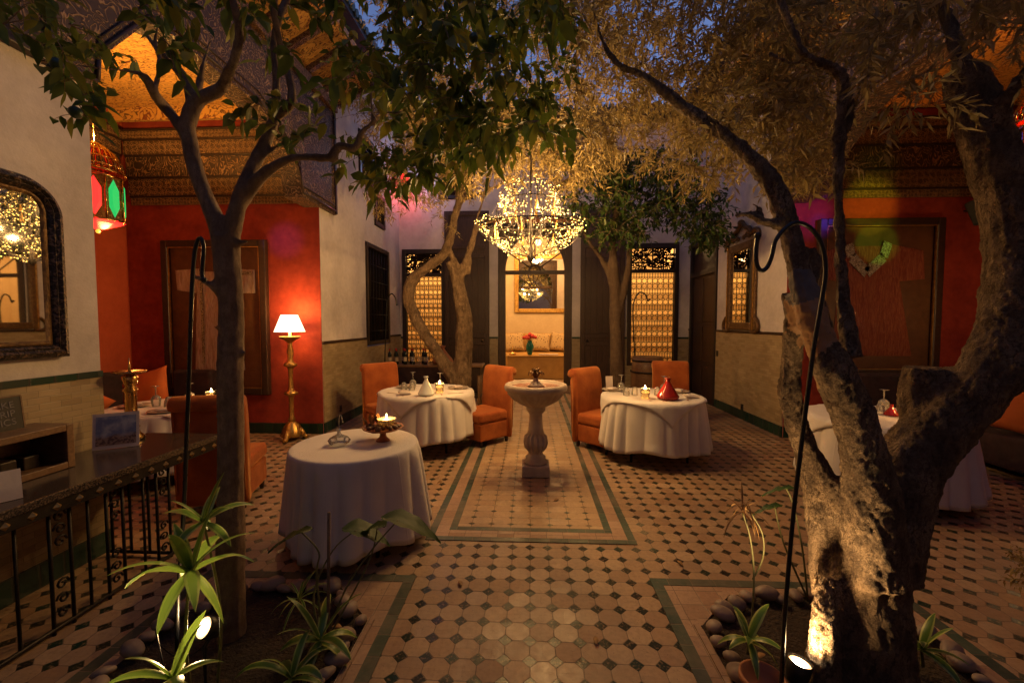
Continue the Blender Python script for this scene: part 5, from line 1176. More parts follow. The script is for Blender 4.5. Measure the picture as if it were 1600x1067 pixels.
# ================================================================== TREES AND PLANTS
def limb(rows, sub=5):
    """rows of (px, py, depth, radius in px): a limb read off the photo, put at its own distance"""
    pts = []; rad = []
    for (a, b, Y, r_) in cr(rows, sub): pts.append(P(a, b, Y)); rad.append(r_*Y/F)
    return pts, rad
def leaves_mesh(name, seed, twigs, L, W, mat, parent, spread=.9, per=.028, curl=.25, big=True, jit=.3):
    """twigs: list of point lists; leaves grow along them alternately"""
    g = np.random.default_rng(seed); B = []; D = []; S_ = []
    for tw in twigs:
        n = max(2, int(sum((tw[i+1]-tw[i]).length for i in range(len(tw)-1))/per))
        a = np.array([tuple(p) for p in tw]); seg = np.linspace(.08, 1, n)*(len(a)-1)
        i0 = np.minimum(seg.astype(int), len(a)-2); f = (seg-i0)[:, None]
        pos = a[i0]*(1-f)+a[i0+1]*f; d = a[i0+1]-a[i0]; d /= np.linalg.norm(d, axis=1)[:, None]+1e-9
        side = g.normal(size=(n, 3)); side -= d*(side*d).sum(1)[:, None]; side /= np.linalg.norm(side, axis=1)[:, None]+1e-9
        dd = d*g.uniform(.35, .9, (n, 1))+side*spread+g.normal(size=(n, 3))*jit*.4; dd /= np.linalg.norm(dd, axis=1)[:, None]
        B.append(pos); D.append(dd); S_.append(g.uniform(.5, 1.25, n))
    B = np.concatenate(B); D = np.concatenate(D); S_ = np.concatenate(S_)[:, None]; n = len(B)
    up = np.array([0, 0, 1.])+g.normal(size=(n, 3))*.55
    Sd = np.cross(D, up); Sd /= np.linalg.norm(Sd, axis=1)[:, None]+1e-9; N = np.cross(Sd, D)
    l, w = L*S_, W*S_*g.uniform(.8, 1.15, (n, 1)); dr = np.array([0, 0, -1.])*curl
    def q(t, s_, h): return B+D*l*t+Sd*w*s_+N*w*h+dr*l*t*t
    if big:
        V = np.stack([q(0, 0, 0), q(.28, .42, .14), q(.30, 0, -.02), q(.28, -.42, .14), q(.62, .46, .12), q(.62, 0, -.04), q(.62, -.46, .12), q(.86, .2, .05), q(.86, -.2, .05), q(1.04, 0, 0)], 1)
        T = np.array([(0, 2, 1), (0, 3, 2), (1, 2, 5), (1, 5, 4), (2, 3, 6), (2, 6, 5), (4, 5, 7), (5, 8, 7), (5, 6, 8), (7, 8, 9)])
    else:
        V = np.stack([q(0, 0, 0), q(.42, .5, .12), q(.45, 0, -.05), q(.42, -.5, .12), q(1., 0, 0)], 1)
        T = np.array([(0, 2, 1), (0, 3, 2), (1, 2, 4), (2, 3, 4)])
    k = V.shape[1]; vs = V.reshape(-1, 3)-np.array(tuple(OFF.get(parent.name, Vector((0, 0, 0))))); F_ = (T[None]+(np.arange(n)*k)[:, None, None]).reshape(-1, 3)
    me = bpy.data.meshes.new(name); me.vertices.add(len(vs)); me.vertices.foreach_set('co', vs.ravel()); me.loops.add(F_.size); me.loops.foreach_set('vertex_index', F_.ravel().astype(np.int32))
    me.polygons.add(len(F_)); me.polygons.foreach_set('loop_start', (np.arange(len(F_))*3).astype(np.int32)); me.polygons.foreach_set('loop_total', np.full(len(F_), 3, np.int32))
    me.polygons.foreach_set('use_smooth', np.ones(len(F_), bool)); me.update(calc_edges=True); me.materials.append(M[mat])
    o = bpy.data.objects.new(name, me); COL.objects.link(o); o.parent = parent; return n
def inpoly(x, y, poly):
    c = False; j = len(poly)-1
    for i in range(len(poly)):
        (x1, y1), (x2, y2) = poly[i], poly[j]
        if (y1 > y) != (y2 > y) and x < (x2-x1)*(y-y1)/(y2-y1+1e-9)+x1: c = not c
        j = i
    return c
def fill(seed, poly, n, Y0, Y1, length, droop, ncl=3, out=None):
    """sprays of twigs through the space that the crown takes up"""
    r = random.Random(seed); tw = []; xs = [p[0] for p in poly]; ys = [p[1] for p in poly]; k = 0
    while k < n:
        x, y = r.uniform(min(xs), max(xs)), r.uniform(min(ys), max(ys))
        if not inpoly(x, y, poly): continue
        b = P(x, y, r.uniform(Y0, Y1)); k += 1; main = Vector((r.uniform(-1, 1), r.uniform(-1, 1), r.uniform(-.5, .5)))
        for j in range(ncl):
            d = (main+Vector((r.gauss(0, .5), r.gauss(0, .5), r.gauss(0, .35)))).normalized(); L = length*r.uniform(.5, 1.25); p = b.copy(); pts = [p.copy()]
            for q in range(4): d = (d+Vector((r.gauss(0, .12), r.gauss(0, .12), -droop*(.4+.3*q)))).normalized(); p = p+d*L/4; pts.append(p.copy())
            tw.append(pts)
    return tw
def twig_mesh(name, tw, r, mat, parent):
    m = MB(True)
    for p in tw: m.tube(p, [r*(1-.15*i) for i in range(len(p))], 3, cap=False)
    m.build(name, mat, parent, kind='stuff')
def bark_mesh(name, limbs, voxel, parent, mat, amp=.02, fr=7, seg=14, lump=.03):
    m = MB(True)
    for pts, rad in limbs: m.tube(pts, rad, seg)
    o = m.build(name+'_raw', mat, None); md = o.modifiers.new('r', 'REMESH'); md.mode = 'VOXEL'; md.voxel_size = voxel; md.use_smooth_shade = True
    sm = o.modifiers.new('s', 'SMOOTH'); sm.iterations = 4; sm.factor = .5
    dg = bpy.context.evaluated_depsgraph_get(); me = bpy.data.meshes.new_from_object(o.evaluated_get(dg)); bpy.data.objects.remove(o)
    off = OFF.get(parent.name, Vector((0, 0, 0))); n = len(me.vertices); co = np.empty(n*3); me.vertices.foreach_get('co', co); no = np.empty(n*3); me.vertex_normals.foreach_get('vector', no); co = co.reshape(-1, 3); no = no.reshape(-1, 3)
    h = np.empty(n)
    for i in range(n):
        p = Vector(co[i]); w = Vector((noise.noise(p*2.1), noise.noise(p*2.1+Vector((5, 1, 2))), 0))*.10; q = Vector(((p.x+w.x+.22*p.z)*fr, (p.y+w.y)*fr, (p.z+.3*w.x)*fr*.24))
        a = 1-abs(noise.noise(q))*2.2; b = 1-abs(noise.noise(q*2.3+Vector((3, 3, 3))))*2; c = noise.noise(Vector((p.x*fr*3.6, p.y*fr*3.6, p.z*fr*3.0)))
        h[i] = -amp*(.55*max(a, -.4)+.45*max(b, -.4))+amp*.38*c+lump*noise.noise(p*3.1)+.25*lump*noise.noise(p*9)
    co = co+no*h[:, None]-np.array(tuple(off)); me.vertices.foreach_set('co', co.ravel()); me.update()
    me.name = name; me.materials.clear(); me.materials.append(M[mat]); o = bpy.data.objects.new(name, me); COL.objects.link(o); o.parent = parent; me.polygons.foreach_set('use_smooth', np.ones(len(me.polygons), bool)); return o
def fruit(parent, pts, r=.026):
    base = None; off = OFF[parent.name]
    for p in pts:
        if base is None: m = MB(); m.ball((0, 0, 0), r, 14, (1, 1, 1.06)); base = m.build('fruit', 'lime', parent); o = base
        else: o = base.copy(); COL.objects.link(o)
        o.location = p-off

# --- slim citrus tree, near left
def citrus_near():
    b = PZ(362, 1012); t = thing('citrus_tree', 'slim citrus tree with large dark leaves in the near left bed', 'tree', (b.x, b.y, 0)); Y = 2.08
    T = lambda *r: limb([(a, c, Y+(q[0] if q else 0), w) for a, c, w, *q in r])
    L = [T((362, 1085, 30), (362, 1020, 25), (361, 900, 22), (361, 760, 20.5), (360, 600, 20), (361, 480, 20), (354, 400, 21), (352, 370, 22)),
         T((352, 385, 19), (338, 345, 15), (322, 310, 13), (306, 265, 13), (296, 220, 13), (292, 195, 13)),
         T((294, 215, 12), (275, 188, 10), (255, 165, 10), (240, 145, 9, -.1), (228, 122, 8, -.15), (205, 112, 5, -.2), (165, 108, 4, -.25), (105, 100, 3, -.3)),
         T((292, 200, 13), (303, 165, 13), (322, 150, 11), (345, 138, 9), (362, 105, 8, -.1), (374, 60, 7.5, -.15), (368, 20, 7, -.2), (352, -40, 6, -.25)),
         T((300, 165, 10), (292, 130, 9), (270, 100, 7, .1), (248, 80, 5, .15), (225, 50, 3, .2)), T((303, 165, 8), (312, 130, 7, .1), (318, 100, 5, .1), (330, 60, 3, .2)),
         T((240, 145, 6, -.1), (250, 100, 5, -.05), (243, 60, 4, 0), (255, 10, 3, 0)),
         T((354, 385, 17), (368, 335, 14), (380, 295, 12), (398, 255, 11, .05), (418, 215, 10, .1), (430, 175, 9, .12), (431, 120, 7, .15), (427, 70, 6.5, .15), (436, 30, 6, .15), (455, -20, 5, .2)),
         T((430, 185, 8, .12), (450, 168, 8, .1), (456, 145, 7.5, .1), (448, 105, 7, .1), (436, 60, 6.5, .05), (428, 15, 6, 0), (432, -30, 5, 0)),
         T((374, 320, 12, .02), (400, 284, 11, 0), (432, 258, 9, -.05), (465, 246, 7, -.08), (505, 247, 7, -.1), (526, 246, 7.5, -.12)),
         T((520, 246, 7.5, -.12), (531, 228, 7, -.12), (556, 231, 6, -.14), (565, 207, 5, -.15), (590, 187, 4.5, -.18)), T((583, 192, 4, -.18), (580, 150, 3.6, -.18), (585, 100, 3, -.2), (592, 60, 2, -.2)),
         T((345, 410, 9), (330, 395, 8), (312, 380, 7, -.02), (296, 345, 0 or 4, -.03)) if False else T((352, 470, 9), (335, 452, 7, -.03), (318, 438, 5.5, -.06), (298, 430, 4, -.08)),
         T((405, 250, 5, .05), (440, 225, 4, .1), (500, 195, 3, .2), (560, 178, 2.6, .3), (640, 175, 2.2, .35), (700, 160, 1.8, .4))]
    for (x, y) in ((381, 382), (345, 605), (350, 580), (378, 555), (347, 530), (344, 655), (341, 515)): L.append(T((361, y, 8), (x+(3 if x > 361 else -3), y-4, 5), (x+(6 if x > 361 else -8), y-8, 2)))
    bark_mesh('trunk', L, .011, t, 'citrusbark', .0045, 12, 10, .006)
    tw = fill(11, [(-60, -80), (320, -80), (330, 30), (260, 90), (180, 150), (60, 110), (-60, 40)], 24, 1.5, 2.5, .20, .18)
    tw += fill(12, [(300, -90), (600, -90), (610, 120), (560, 160), (480, 100), (330, 20)], 36, 1.7, 2.7, .20, .18)
    tw += fill(13, [(590, -90), (890, -90), (890, 190), (800, 235), (690, 240), (610, 190)], 165, 1.7, 3.2, .22, .25)
    tw += fill(14, [(520, 200), (640, 200), (690, 250), (660, 300), (600, 280), (560, 235)], 14, 2.0, 2.8, .2, .3)
    tw += fill(15, [(55, 100), (120, 100), (155, 165), (150, 190), (100, 180)], 7, 1.7, 1.95, .12, .35, 2)
    tw += fill(16, [(395, 150), (480, 150), (500, 245), (430, 225)], 5, 1.9, 2.3, .15, .2)
    twig_mesh('twigs', tw, .0022, 'citrusbark', t); n = leaves_mesh('crown', 3, tw, .076, .043, 'citrusleaf', t, per=.028, curl=.4)
    fruit(t, [P(x, y, Y_) for x, y, Y_ in ((88, 100, 1.75), (118, 176, 1.72), (84, 108, 1.8), (665, 222, 2.3), (690, 214, 2.4), (690, 262, 2.6), (540, 92, 2.2), (620, 118, 2.3), (646, 148, 2.3), (250, 75, 2.1), (268, 85, 2.0), (740, 60, 2.2), (770, 130, 2.4), (640, 20, 2.1), (700, 10, 2.2), (660, 270, 2.5))], .024)
    print('citrus leaves', n)
citrus_near()
# --- the big olive, near right
def olive_near():
    t = thing('olive_tree', 'old olive tree with thick gnarled lit trunk in the near right bed', 'tree', (1.56, 1.95, 0)); Y = 1.95
    T = lambda *r: limb([(a, c, Y+(q[0] if q else 0), w) for a, c, w, *q in r])
    T = lambda *r: limb([(a, c, Y+(q[0] if q else 0), w*.85) for a, c, w, *q in r])
    L = [T((1352, 1180, 98), (1350, 1100, 90), (1346, 1020, 79), (1348, 930, 70), (1352, 860, 62)),
         T((1300, 1150, 44, -.1), (1286, 1060, 34, -.1), (1290, 980, 26, -.08), (1300, 900, 24, -.02)), T((1410, 1160, 45, 0), (1398, 1060, 30, 0), (1395, 960, 26, 0)),
         # middle stem, crossing over to the upper left
         T((1366, 900, 56, -.06), (1362, 810, 48, -.08), (1352, 730, 41, -.10), (1338, 670, 37, -.10), (1320, 620, 35, -.10), (1300, 575, 31, -.10), (1284, 540, 26, -.08), (1266, 490, 25, -.05), (1249, 420, 20, 0), (1234, 360, 19, .03), (1212, 300, 18, .06), (1178, 252, 16, .1), (1125, 207, 14, .15), (1068, 168, 12.5, .18), (1010, 122, 11, .2), (965, 100, 9.5, .2), (940, 60, 7, .25), (925, 10, 5, .3)),
         # left stem
         T((1316, 930, 48, .05), (1300, 850, 40, .08), (1280, 770, 29, .12), (1258, 700, 23, .14), (1241, 650, 21, .14), (1233, 610, 21, .14), (1238, 560, 19, .12), (1245, 510, 22, .06), (1253, 460, 31, .02)),
         T((1262, 690, 12, .10), (1290, 740, 16, .04), (1320, 800, 24, -.0), (1345, 860, 30, -.02)),
         # right stem, leaning out and up
         T((1385, 900, 52), (1398, 820, 52, .02), (1412, 745, 54, .02), (1448, 690, 52, .02), (1494, 640, 48, .0), (1540, 590, 43, -.02), (1570, 520, 41, 0), (1582, 450, 40, .02), (1584, 380, 39, .04), (1574, 310, 39, .05), (1552, 245, 38, .06), (1532, 185, 35, .08), (1512, 130, 34, .1), (1508, 105, 26, .1)),
         T((1530, 615, 36, -.04), (1580, 580, 33, -.08), (1640, 540, 30, -.12), (1700, 480, 26, -.2)),
         T((1462, 690, 46, .05), (1448, 640, 42, .08), (1444, 600, 38, .1), (1446, 572, 34, .1)),
         T((1545, 240, 22, .05), (1566, 170, 16, 0), (1590, 130, 12, -.05), (1620, 90, 9, -.1)), T((1516, 130, 22, .1), (1500, 90, 14, .15), (1480, 30, 10, .2), (1440, -40, 8, .3)),
         # straight young stem
         T((1330, 560, 20, -.04), (1322, 500, 15, 0), (1316, 450, 12, .02), (1312, 380, 11, .03), (1310, 300, 10.5, .03), (1311, 225, 11, .03), (1313, 170, 10.5, .03), (1318, 128, 10.5, .03), (1300, 106, 10, .02), (1262, 92, 9.5, 0), (1240, 55, 10, 0), (1222, 12, 8.5, 0), (1205, -50, 7, 0)),
         T((1314, 215, 6, .03), (1330, 195, 5, .02), (1334, 165, 4.5, .02), (1322, 135, 4, .02), (1290, 112, 4, .04), (1262, 95, 4, .05)),
         T((1262, 92, 5, 0), (1240, 100, 4, .05), (1200, 85, 3, .15)),
         T((1232, 350, 12, .03), (1200, 348, 9, .03), (1170, 335, 8, .05), (1148, 338, 6, .06)), T((1190, 345, 6, .04), (1186, 325, 5, .04), (1172, 318, 4, .05)),
         T((1255, 450, 20, .05), (1268, 415, 18, .15), (1262, 390, 15, .2))]
    tr = bark_mesh('trunk', L, .0100, t, 'olivebark', .0115, 20, 16, .010)
    # a strip where the bark has peeled and the grey sawn end above it
    me = tr.data; me.materials.append(M['peeled']); me.materials.append(M['sawn']); off = OFF[t.name]
    strip = [P(a, b, Y-.05) for a, b in ((1248, 478), (1262, 505), (1276, 540), (1290, 580), (1302, 615), (1310, 640))]; wd_ = (.055, .062, .06, .05, .035, .012); saw = P(1253, 450, Y-.03)
    for p in me.polygons:
        c = p.center+off
        if p.normal.y > .25: continue
        if (c-saw).length < .085+.012*noise.noise(c*30): p.material_index = 2; continue
        for a, w in zip(strip, wd_):
            if (c-a).length < w+.035+.014*noise.noise(c*18) and abs((c-a).x) < w+.012*noise.noise(c*25): p.material_index = 1; break
    tw = fill(21, [(880, -90), (1330, -90), (1330, 60), (1290, 200), (1190, 190), (1100, 150), (1000, 80), (880, 60)], 330, 2.25, 3.9, .24, .16)
    tw += fill(22, [(1060, 150), (1290, 150), (1300, 290), (1240, 290), (1170, 250), (1080, 220)], 110, 2.15, 3.4, .2, .3)
    tw += fill(23, [(1330, -90), (1500, -90), (1480, 20), (1400, 90), (1340, 130)], 60, 1.8, 2.9, .2, .2)
    tw += fill(24, [(1490, -90), (1680, -90), (1680, 110), (1560, 110), (1500, 60)], 46, 1.6, 2.6, .2, .2)
    tw += fill(25, [(1400, 120), (1450, 120), (1470, 175), (1420, 175)], 7, 1.7, 1.9, .16, .25)
    tw += fill(26, [(900, 60), (1100, 60), (1180, 230), (1130, 300), (1000, 240), (880, 200)], 150, 2.8, 4.4, .24, .25)
    twig_mesh('twigs', tw, .0016, 'olivebark', t); n = leaves_mesh('crown', 5, tw, .066, .0155, 'oliveleaf', t, per=.0118, spread=.8, big=False, curl=.12); print('olive leaves', n)
olive_near()
# --- olive behind the left dining table
def olive_far():
    t = thing('olive_tree', 'smaller olive tree with bent trunk behind the left dining table', 'tree', (-1.25, 7.0, 0)); Y = 7.0
    T = lambda *r: limb([(a, c, Y+(q[0] if q else 0), w) for a, c, w, *q in r])
    L = [T((722, 662, 24), (720, 615, 18), (718, 585, 15)), T((716, 600, 15), (702, 580, 12), (686, 555, 10.5), (664, 522, 10), (646, 488, 10), (638, 462, 10.5), (646, 436, 10), (672, 415, 8.5), (692, 398, 8), (704, 370, 7.5), (710, 340, 7), (718, 312, 6.5), (712, 288, 5), (700, 270, 4), (690, 240, 3)),
         T((720, 610, 17), (724, 560, 15), (726, 510, 14), (720, 465, 12), (712, 430, 10), (703, 408, 8)), T((724, 500, 8), (722, 450, 6), (716, 420, 5), (700, 385, 4), (708, 360, 3.5)),
         T((724, 480, 7), (722, 430, 6), (735, 390, 5.5), (744, 360, 4.5), (768, 345, 3.5), (790, 340, 2.5)), T((718, 312, 5), (745, 305, 4), (775, 292, 3.5), (800, 280, 2.5)),
         T((735, 392, 4), (740, 360, 3.6), (752, 320, 3.4), (770, 270, 3), (790, 230, 2.5)), T((732, 430, 4.5), (734, 405, 4), (730, 385, 3))]
    bark_mesh('trunk', L, .022, t, 'olivebark', .018, 7, 12, .02)
    tw = fill(35, [(590, -70), (960, -70), (960, 230), (640, 230), (600, 110)], 460, 3.6, 6.6, .34, .3)
    tw += fill(31, [(560, 150), (700, 140), (820, 170), (830, 270), (760, 290), (700, 300), (640, 320), (590, 270)], 330, 5.2, 7.4, .34, .35)
    tw += fill(32, [(560, 270), (600, 270), (605, 330), (570, 335)], 14, 5.2, 6.2, .25, .4) + fill(33, [(660, 280), (710, 290), (700, 370), (685, 330)], 12, 6, 7, .3, .5)
    tw += fill(34, [(780, 170), (960, 170), (980, 240), (920, 290), (860, 280), (790, 260)], 260, 5.3, 7.0, .34, .35)
    twig_mesh('twigs', tw, .0028, 'olivebark', t); n = leaves_mesh('crown', 6, tw, .075, .017, 'oliveleaf', t, per=.018, spread=.8, big=False, curl=.12); print('far olive leaves', n)
olive_far()
def citrus_far():
    t = thing('citrus_tree', 'dark leafed citrus tree behind the right dining table', 'tree', (1.4, 7.1, 0)); Y = 7.1
    T = lambda *r: limb([(a, c, Y+(q[0] if q else 0), w) for a, c, w, *q in r])
    L = [T((964, 655, 14), (964, 600, 11.5), (963, 540, 10), (961, 470, 9), (959, 420, 8), (957, 370, 6), (965, 320, 5), (970, 270, 4)), T((963, 500, 7), (975, 455, 6), (982, 415, 5), (984, 380, 4), (1000, 330, 3)),
         T((958, 440, 5), (940, 405, 4), (925, 385, 3), (910, 360, 2.5)), T((962, 480, 4), (950, 430, 3.5), (935, 400, 2.5))]
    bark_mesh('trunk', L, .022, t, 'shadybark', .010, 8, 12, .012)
    tw = fill(41, [(880, 250), (960, 230), (1080, 240), (1130, 320), (1130, 375), (1085, 375), (1040, 345), (1000, 375), (950, 372), (920, 360), (890, 330)], 420, 6.2, 7.8, .30, .22)
    tw += fill(42, [(1080, 340), (1135, 340), (1120, 385), (1090, 385)], 16, 6.2, 6.8, .2, .3)
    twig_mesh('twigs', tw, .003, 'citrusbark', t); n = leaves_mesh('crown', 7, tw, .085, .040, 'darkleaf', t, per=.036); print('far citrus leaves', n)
citrus_far()

# --- pebbles round the beds
pb = []
for k in range(3):
    me = MB(); me.ball((0, 0, 0), .05, 16, ((1, .72, .55), (.9, .8, .6), (1.1, .68, .5))[k]); o = me.build('river_pebble', 'pebble')
    for v in o.data.vertices: v.co += v.co.normalized()*.006*noise.noise(v.co*22+Vector((k, 0, 0)))
    pb.append(o)
rk = random.Random(19); first = set(); peb = []
where = ('far edge', 'right edge', 'near edge', 'left edge')
for (x0, x1, y0, y1, nm) in BEDS:
    cx, cy = (x0+x1)/2, (y0+y1)/2; hx, hy = (x1-x0)/2-.155, (y1-y0)/2-.155
    for k in range(38):
        a = 2*PI*k/38+rk.uniform(-.05, .05); ex, ey = math.cos(a), math.sin(a); q = 1/max(abs(ex)/hx, abs(ey)/hy, (abs(ex)/hx+abs(ey)/hy)/1.5); q *= rk.uniform(.86, .97)
        sc_ = rk.uniform(.8, 1.5); i = rk.randrange(3); p = pb[i]
        o = p if i not in first else p.copy()
        if i in first: COL.objects.link(o)
        first.add(i); o.scale = (sc_,)*3; o.location = (cx+ex*q, cy+ey*q, .03+.028*sc_*.7); o.rotation_euler = (rk.uniform(-.3, .3), rk.uniform(-.3, .3), rk.uniform(0, 6.28))
        sd = 0 if ey > .7 else 2 if ey < -.7 else 1 if ex > 0 else 3; peb.append((o, sd, nm, i, sc_))
ordn = 'first second third fourth fifth sixth seventh eighth ninth tenth eleventh twelfth thirteenth'.split()
for nm in ('left', 'right'):
    for sd in range(4):
        q = [p for p in peb if p[1] == sd and p[2] == nm]; q.sort(key=lambda p: p[0].location.x if sd in (0, 2) else -p[0].location.y)
        for k, p in enumerate(q): tag(p[0], '%s river stone, %s from the %s on the %s of the %s bed' % ('big' if p[4] > 1.1 else 'small' if p[4] < .9 else 'middling', ordn[k], 'left' if sd in (0, 2) else 'back', where[sd], nm), 'stone', 'river stones edging the near %s bed' % nm)
# --- strap leaved plants
def strap(m, uvs, b, az, el, L, W, droop, twist=0., n=9):
    d = Vector((math.cos(az)*math.cos(el), math.sin(az)*math.cos(el), math.sin(el))); sd = Vector((-math.sin(az), math.cos(az), 0)); p = Vector(b); vs = []
    for i in range(n+1):
        t = i/n; w = W*(math.sin(PI*min(1, .12+.88*t))**.7)*(1-.15*t) if t < 1 else 0
        w = max(w, .0008); u = d.cross(sd).normalized(); s2 = (sd*math.cos(twist*t)+u*math.sin(twist*t))
        vs += [p-s2*w/2+u*(-w*.14), p.copy(), p+s2*w/2+u*(-w*.14)]
        p = p+d*L/n; d = (d+Vector((0, 0, -droop/n*(1+1.2*t)))).normalized()
    fs = []
    for i in range(n): k = 3*i; fs += [(k, k+1, k+4, k+3), (k+1, k+2, k+5, k+4)]
    m.add(vs, fs, True); uvs += [(0, 0), (.5, 0), (1, 0)]*(n+1)
def rosette(name, lb, cat, stems, mat='blade', seed=1, trunk='citrusbark', group=None):
    """stems: (base, [path], head, n leaves, length, width, elevation range, droop)"""
    r = random.Random(seed); b0_ = Vector(stems[0][0][0]); t = thing(name, lb, cat, (b0_.x, b0_.y, 0), 0, group)
    for (path, n, L, W, e0, e1, dr, sr) in stems:
        if len(path) > 1: pp = cr([tuple(q) for q in path], 5); MB(True).tube(pp, [sr*(1-.4*i/len(pp)) for i in range(len(pp))], 8).build('stem', trunk, t)
        for k in range(n):
            m = MB(True); uv = []; az = 2.4*k+r.uniform(-.3, .3); f = k/max(1, n-1); el = e0+(e1-e0)*f+r.uniform(-.12, .12)
            strap(m, uv, Vector(path[-1])+Vector((0, 0, .012*k/n)), az, el, L*r.uniform(.75, 1.15), W*r.uniform(.85, 1.15), dr*(1.15-.5*f), r.uniform(-.5, .5)); o = m.build('leaf', mat, t)
            ul = o.data.uv_layers.new(name='UVMap')
            for lp in o.data.loops: ul.data[lp.index].uv = uv[lp.vertex_index]
    return t
Yd = 1.60
hA, hB, hC = P(297, 892, Yd), P(318, 815, Yd+.12), P(270, 1060, Yd-.12)
rosette('dracaena_plant', 'variegated green and yellow dracaena lit by the garden light in the near left bed', 'plant',
        [([PZ(300, 1100)+Vector((0, .0, .0)), P(290, 1000, Yd), hA], 12, .29, .056, -.35, 1.35, 1.1, .008), ([P(335, 1120, Yd+.12), P(345, 960, Yd+.12), hB], 9, .20, .040, -.2, 1.4, 1.0, .007), ([P(262, 1110, Yd-.12), hC], 9, .24, .048, -.1, 1.3, 1.1, .009)], seed=4, trunk='stalk')
rosette('dracaena_plant', 'low variegated dracaena at the bottom middle of the near left bed', 'plant', [([P(492, 1040, 1.95), P(500, 1000, 1.95)], 10, .26, .050, -.1, 1.2, 1.3, .008)], seed=8, trunk='stalk')
rosette('dracaena_plant', 'arching striped dracaena at the lower edge of the near left bed', 'plant', [([P(456, 1078, 1.75), P(456, 1060, 1.75)], 8, .28, .042, .3, 1.2, 1.8, .008)], seed=12, trunk='stalk')
rosette('spider_plant', 'thin leaved grassy plant at the far side of the near left bed', 'plant', [([P(468, 960, 2.25), P(468, 935, 2.25)], 14, .20, .014, -.2, 1.3, 1.2, .004)], seed=15, trunk='stalk')
rosette('dracaena_plant', 'small variegated rosette plant among the stones of the near right bed', 'plant', [([P(1168, 1020, 1.95), P(1170, 1000, 1.95)], 10, .18, .042, -.15, 1.25, 1.2, .008)], seed=21, trunk='stalk')
rosette('dracaena_plant', 'small rosette plant right of the big olive trunk', 'plant', [([P(1442, 1040, 2.0), P(1440, 1015, 2.0)], 11, .20, .038, 0, 1.3, 1.1, .008)], seed=24, trunk='stalk')
rosette('dry_plant', 'half withered spindly plant with dry drooping leaves in the near right bed', 'plant',
        [([P(1174, 985, 2.2), P(1178, 900, 2.2), P(1172, 840, 2.2), P(1160, 800, 2.2)], 12, .17, .010, -.5, 1.2, 1.6, .006), ([P(1176, 905, 2.2), P(1192, 870, 2.2), P(1190, 830, 2.2), P(1165, 790, 2.2)], 8, .15, .009, -.6, .6, 1.6, .005)], mat='dryleaf', seed=27, trunk='stalk')
def broad(name, lb, spec, seed, stake=None):
    r = random.Random(seed); t = thing(name, lb, 'plant', (spec[0][0][0].x, spec[0][0][0].y, 0))
    for (path, head, az, L, W) in spec:
        pp = cr([tuple(q) for q in path], 6); MB(True).tube(pp, [.006*(1-.4*i/len(pp)) for i in range(len(pp))], 6).build('stalk', 'stalk', t)
        m = MB(True); n = 10; vs = []; fs = []; d = Vector((math.cos(az), math.sin(az)*.8, -.15)).normalized(); sd = d.cross(Vector((0, 0, 1))).normalized(); p = Vector(path[-1])-d*L*.22
        for i in range(n+1):
            q = i/n; w = W*(math.sin(PI*q**.75)**.8 if 0 < q < 1 else .02); dz = Vector((0, 0, -.35*L*q*q)); mid = p+d*L*q+dz
            for u in (-1, -.5, 0, .5, 1): vs.append(mid+sd*w*.5*u+Vector((0, 0, .22*w*abs(u)-.06*w*u*u+.006*math.sin(i*1.9+u*4)))-d*(.10*L*abs(u)*(1-q)))
        for i in range(n):
            for k in range(4): a = i*5+k; fs.append((a, a+1, a+6, a+5))
        m.add(vs, fs, True).build('leaf', 'bladegreen', t)
    if stake: MB(True).tube(stake, .0085, 8).build('cane', 'citrusbark', t)
bq = P(505, 1010, 2.05)
broad('taro_plant', 'dark broad leaved taro plant with a bare cane in the near left bed', [([bq, P(490, 930, 2.1), P(520, 860, 2.2), P(556, 828, 2.25)], 0, .3, .24, .19), ([bq, P(540, 920, 2.1), P(580, 860, 2.15), P(622, 812, 2.2)], 0, .15, .30, .18), ([bq, P(495, 900, 2.0), P(498, 862, 2.0), P(470, 830, 2.0)], 0, PI+.3, .20, .07), ([bq, P(575, 880, 2.2), P(590, 822, 2.25)], 0, PI-.4, .18, .12)], 3, [P(512, 1050, 2.05), P(513, 940, 2.05), P(514, 800, 2.05)])
broad('taro_plant', 'spindly broad leaved plant close by the shaded olive stem', [([P(1262, 935, 2.4), P(1254, 860, 2.4), P(1240, 790, 2.4), P(1228, 762, 2.4)], 0, 2.6, .15, .06), ([P(1262, 935, 2.4), P(1225, 850, 2.4), P(1210, 790, 2.4)], 0, 2.9, .14, .06)], 6)
# fern like pale shrub at the right frame edge
t = thing('potted_fern', 'bushy pale fern at the right frame edge', 'fern', (3.06, 2.42, 0)); c0 = Vector((3.06, 2.42, 0))
MB(True).lathe([(.10, 0), (.13, .02), (.16, .18), (.17, .19), (.15, .19), (.14, .17), (.001, .165)], 24, c0).build('pot', 'terracotta', t)
tw = []; r = random.Random(2)
for k in range(60):
    a = r.uniform(0, 6.28); d = Vector((math.cos(a), math.sin(a), r.uniform(.3, 1.4))).normalized(); p = c0+Vector((0, 0, .17)); pts = [p.copy()]
    for q in range(5): d = (d+Vector((0, 0, -.16))).normalized(); p = p+d*r.uniform(.04, .065); pts.append(p.copy())
    tw.append(pts)
twig_mesh('fronds', tw, .002, 'stalk', t); leaves_mesh('crown', 33, tw, .035, .012, 'oliveleaf', t, per=.008, big=False)
# empty terracotta pot sunk in the right bed
p = P(1192, 1062, 1.80); t = thing('clay_pot', 'round clay pot rim sunk between plants in the near right bed', 'pot', (p.x, p.y, .02))
MB().lathe([(.06, 0), (.085, .10), (.095, .105), (.095, .13), (.083, .13), (.078, .09), (.001, .085)], 28).build('pot_body', 'terracotta', t)
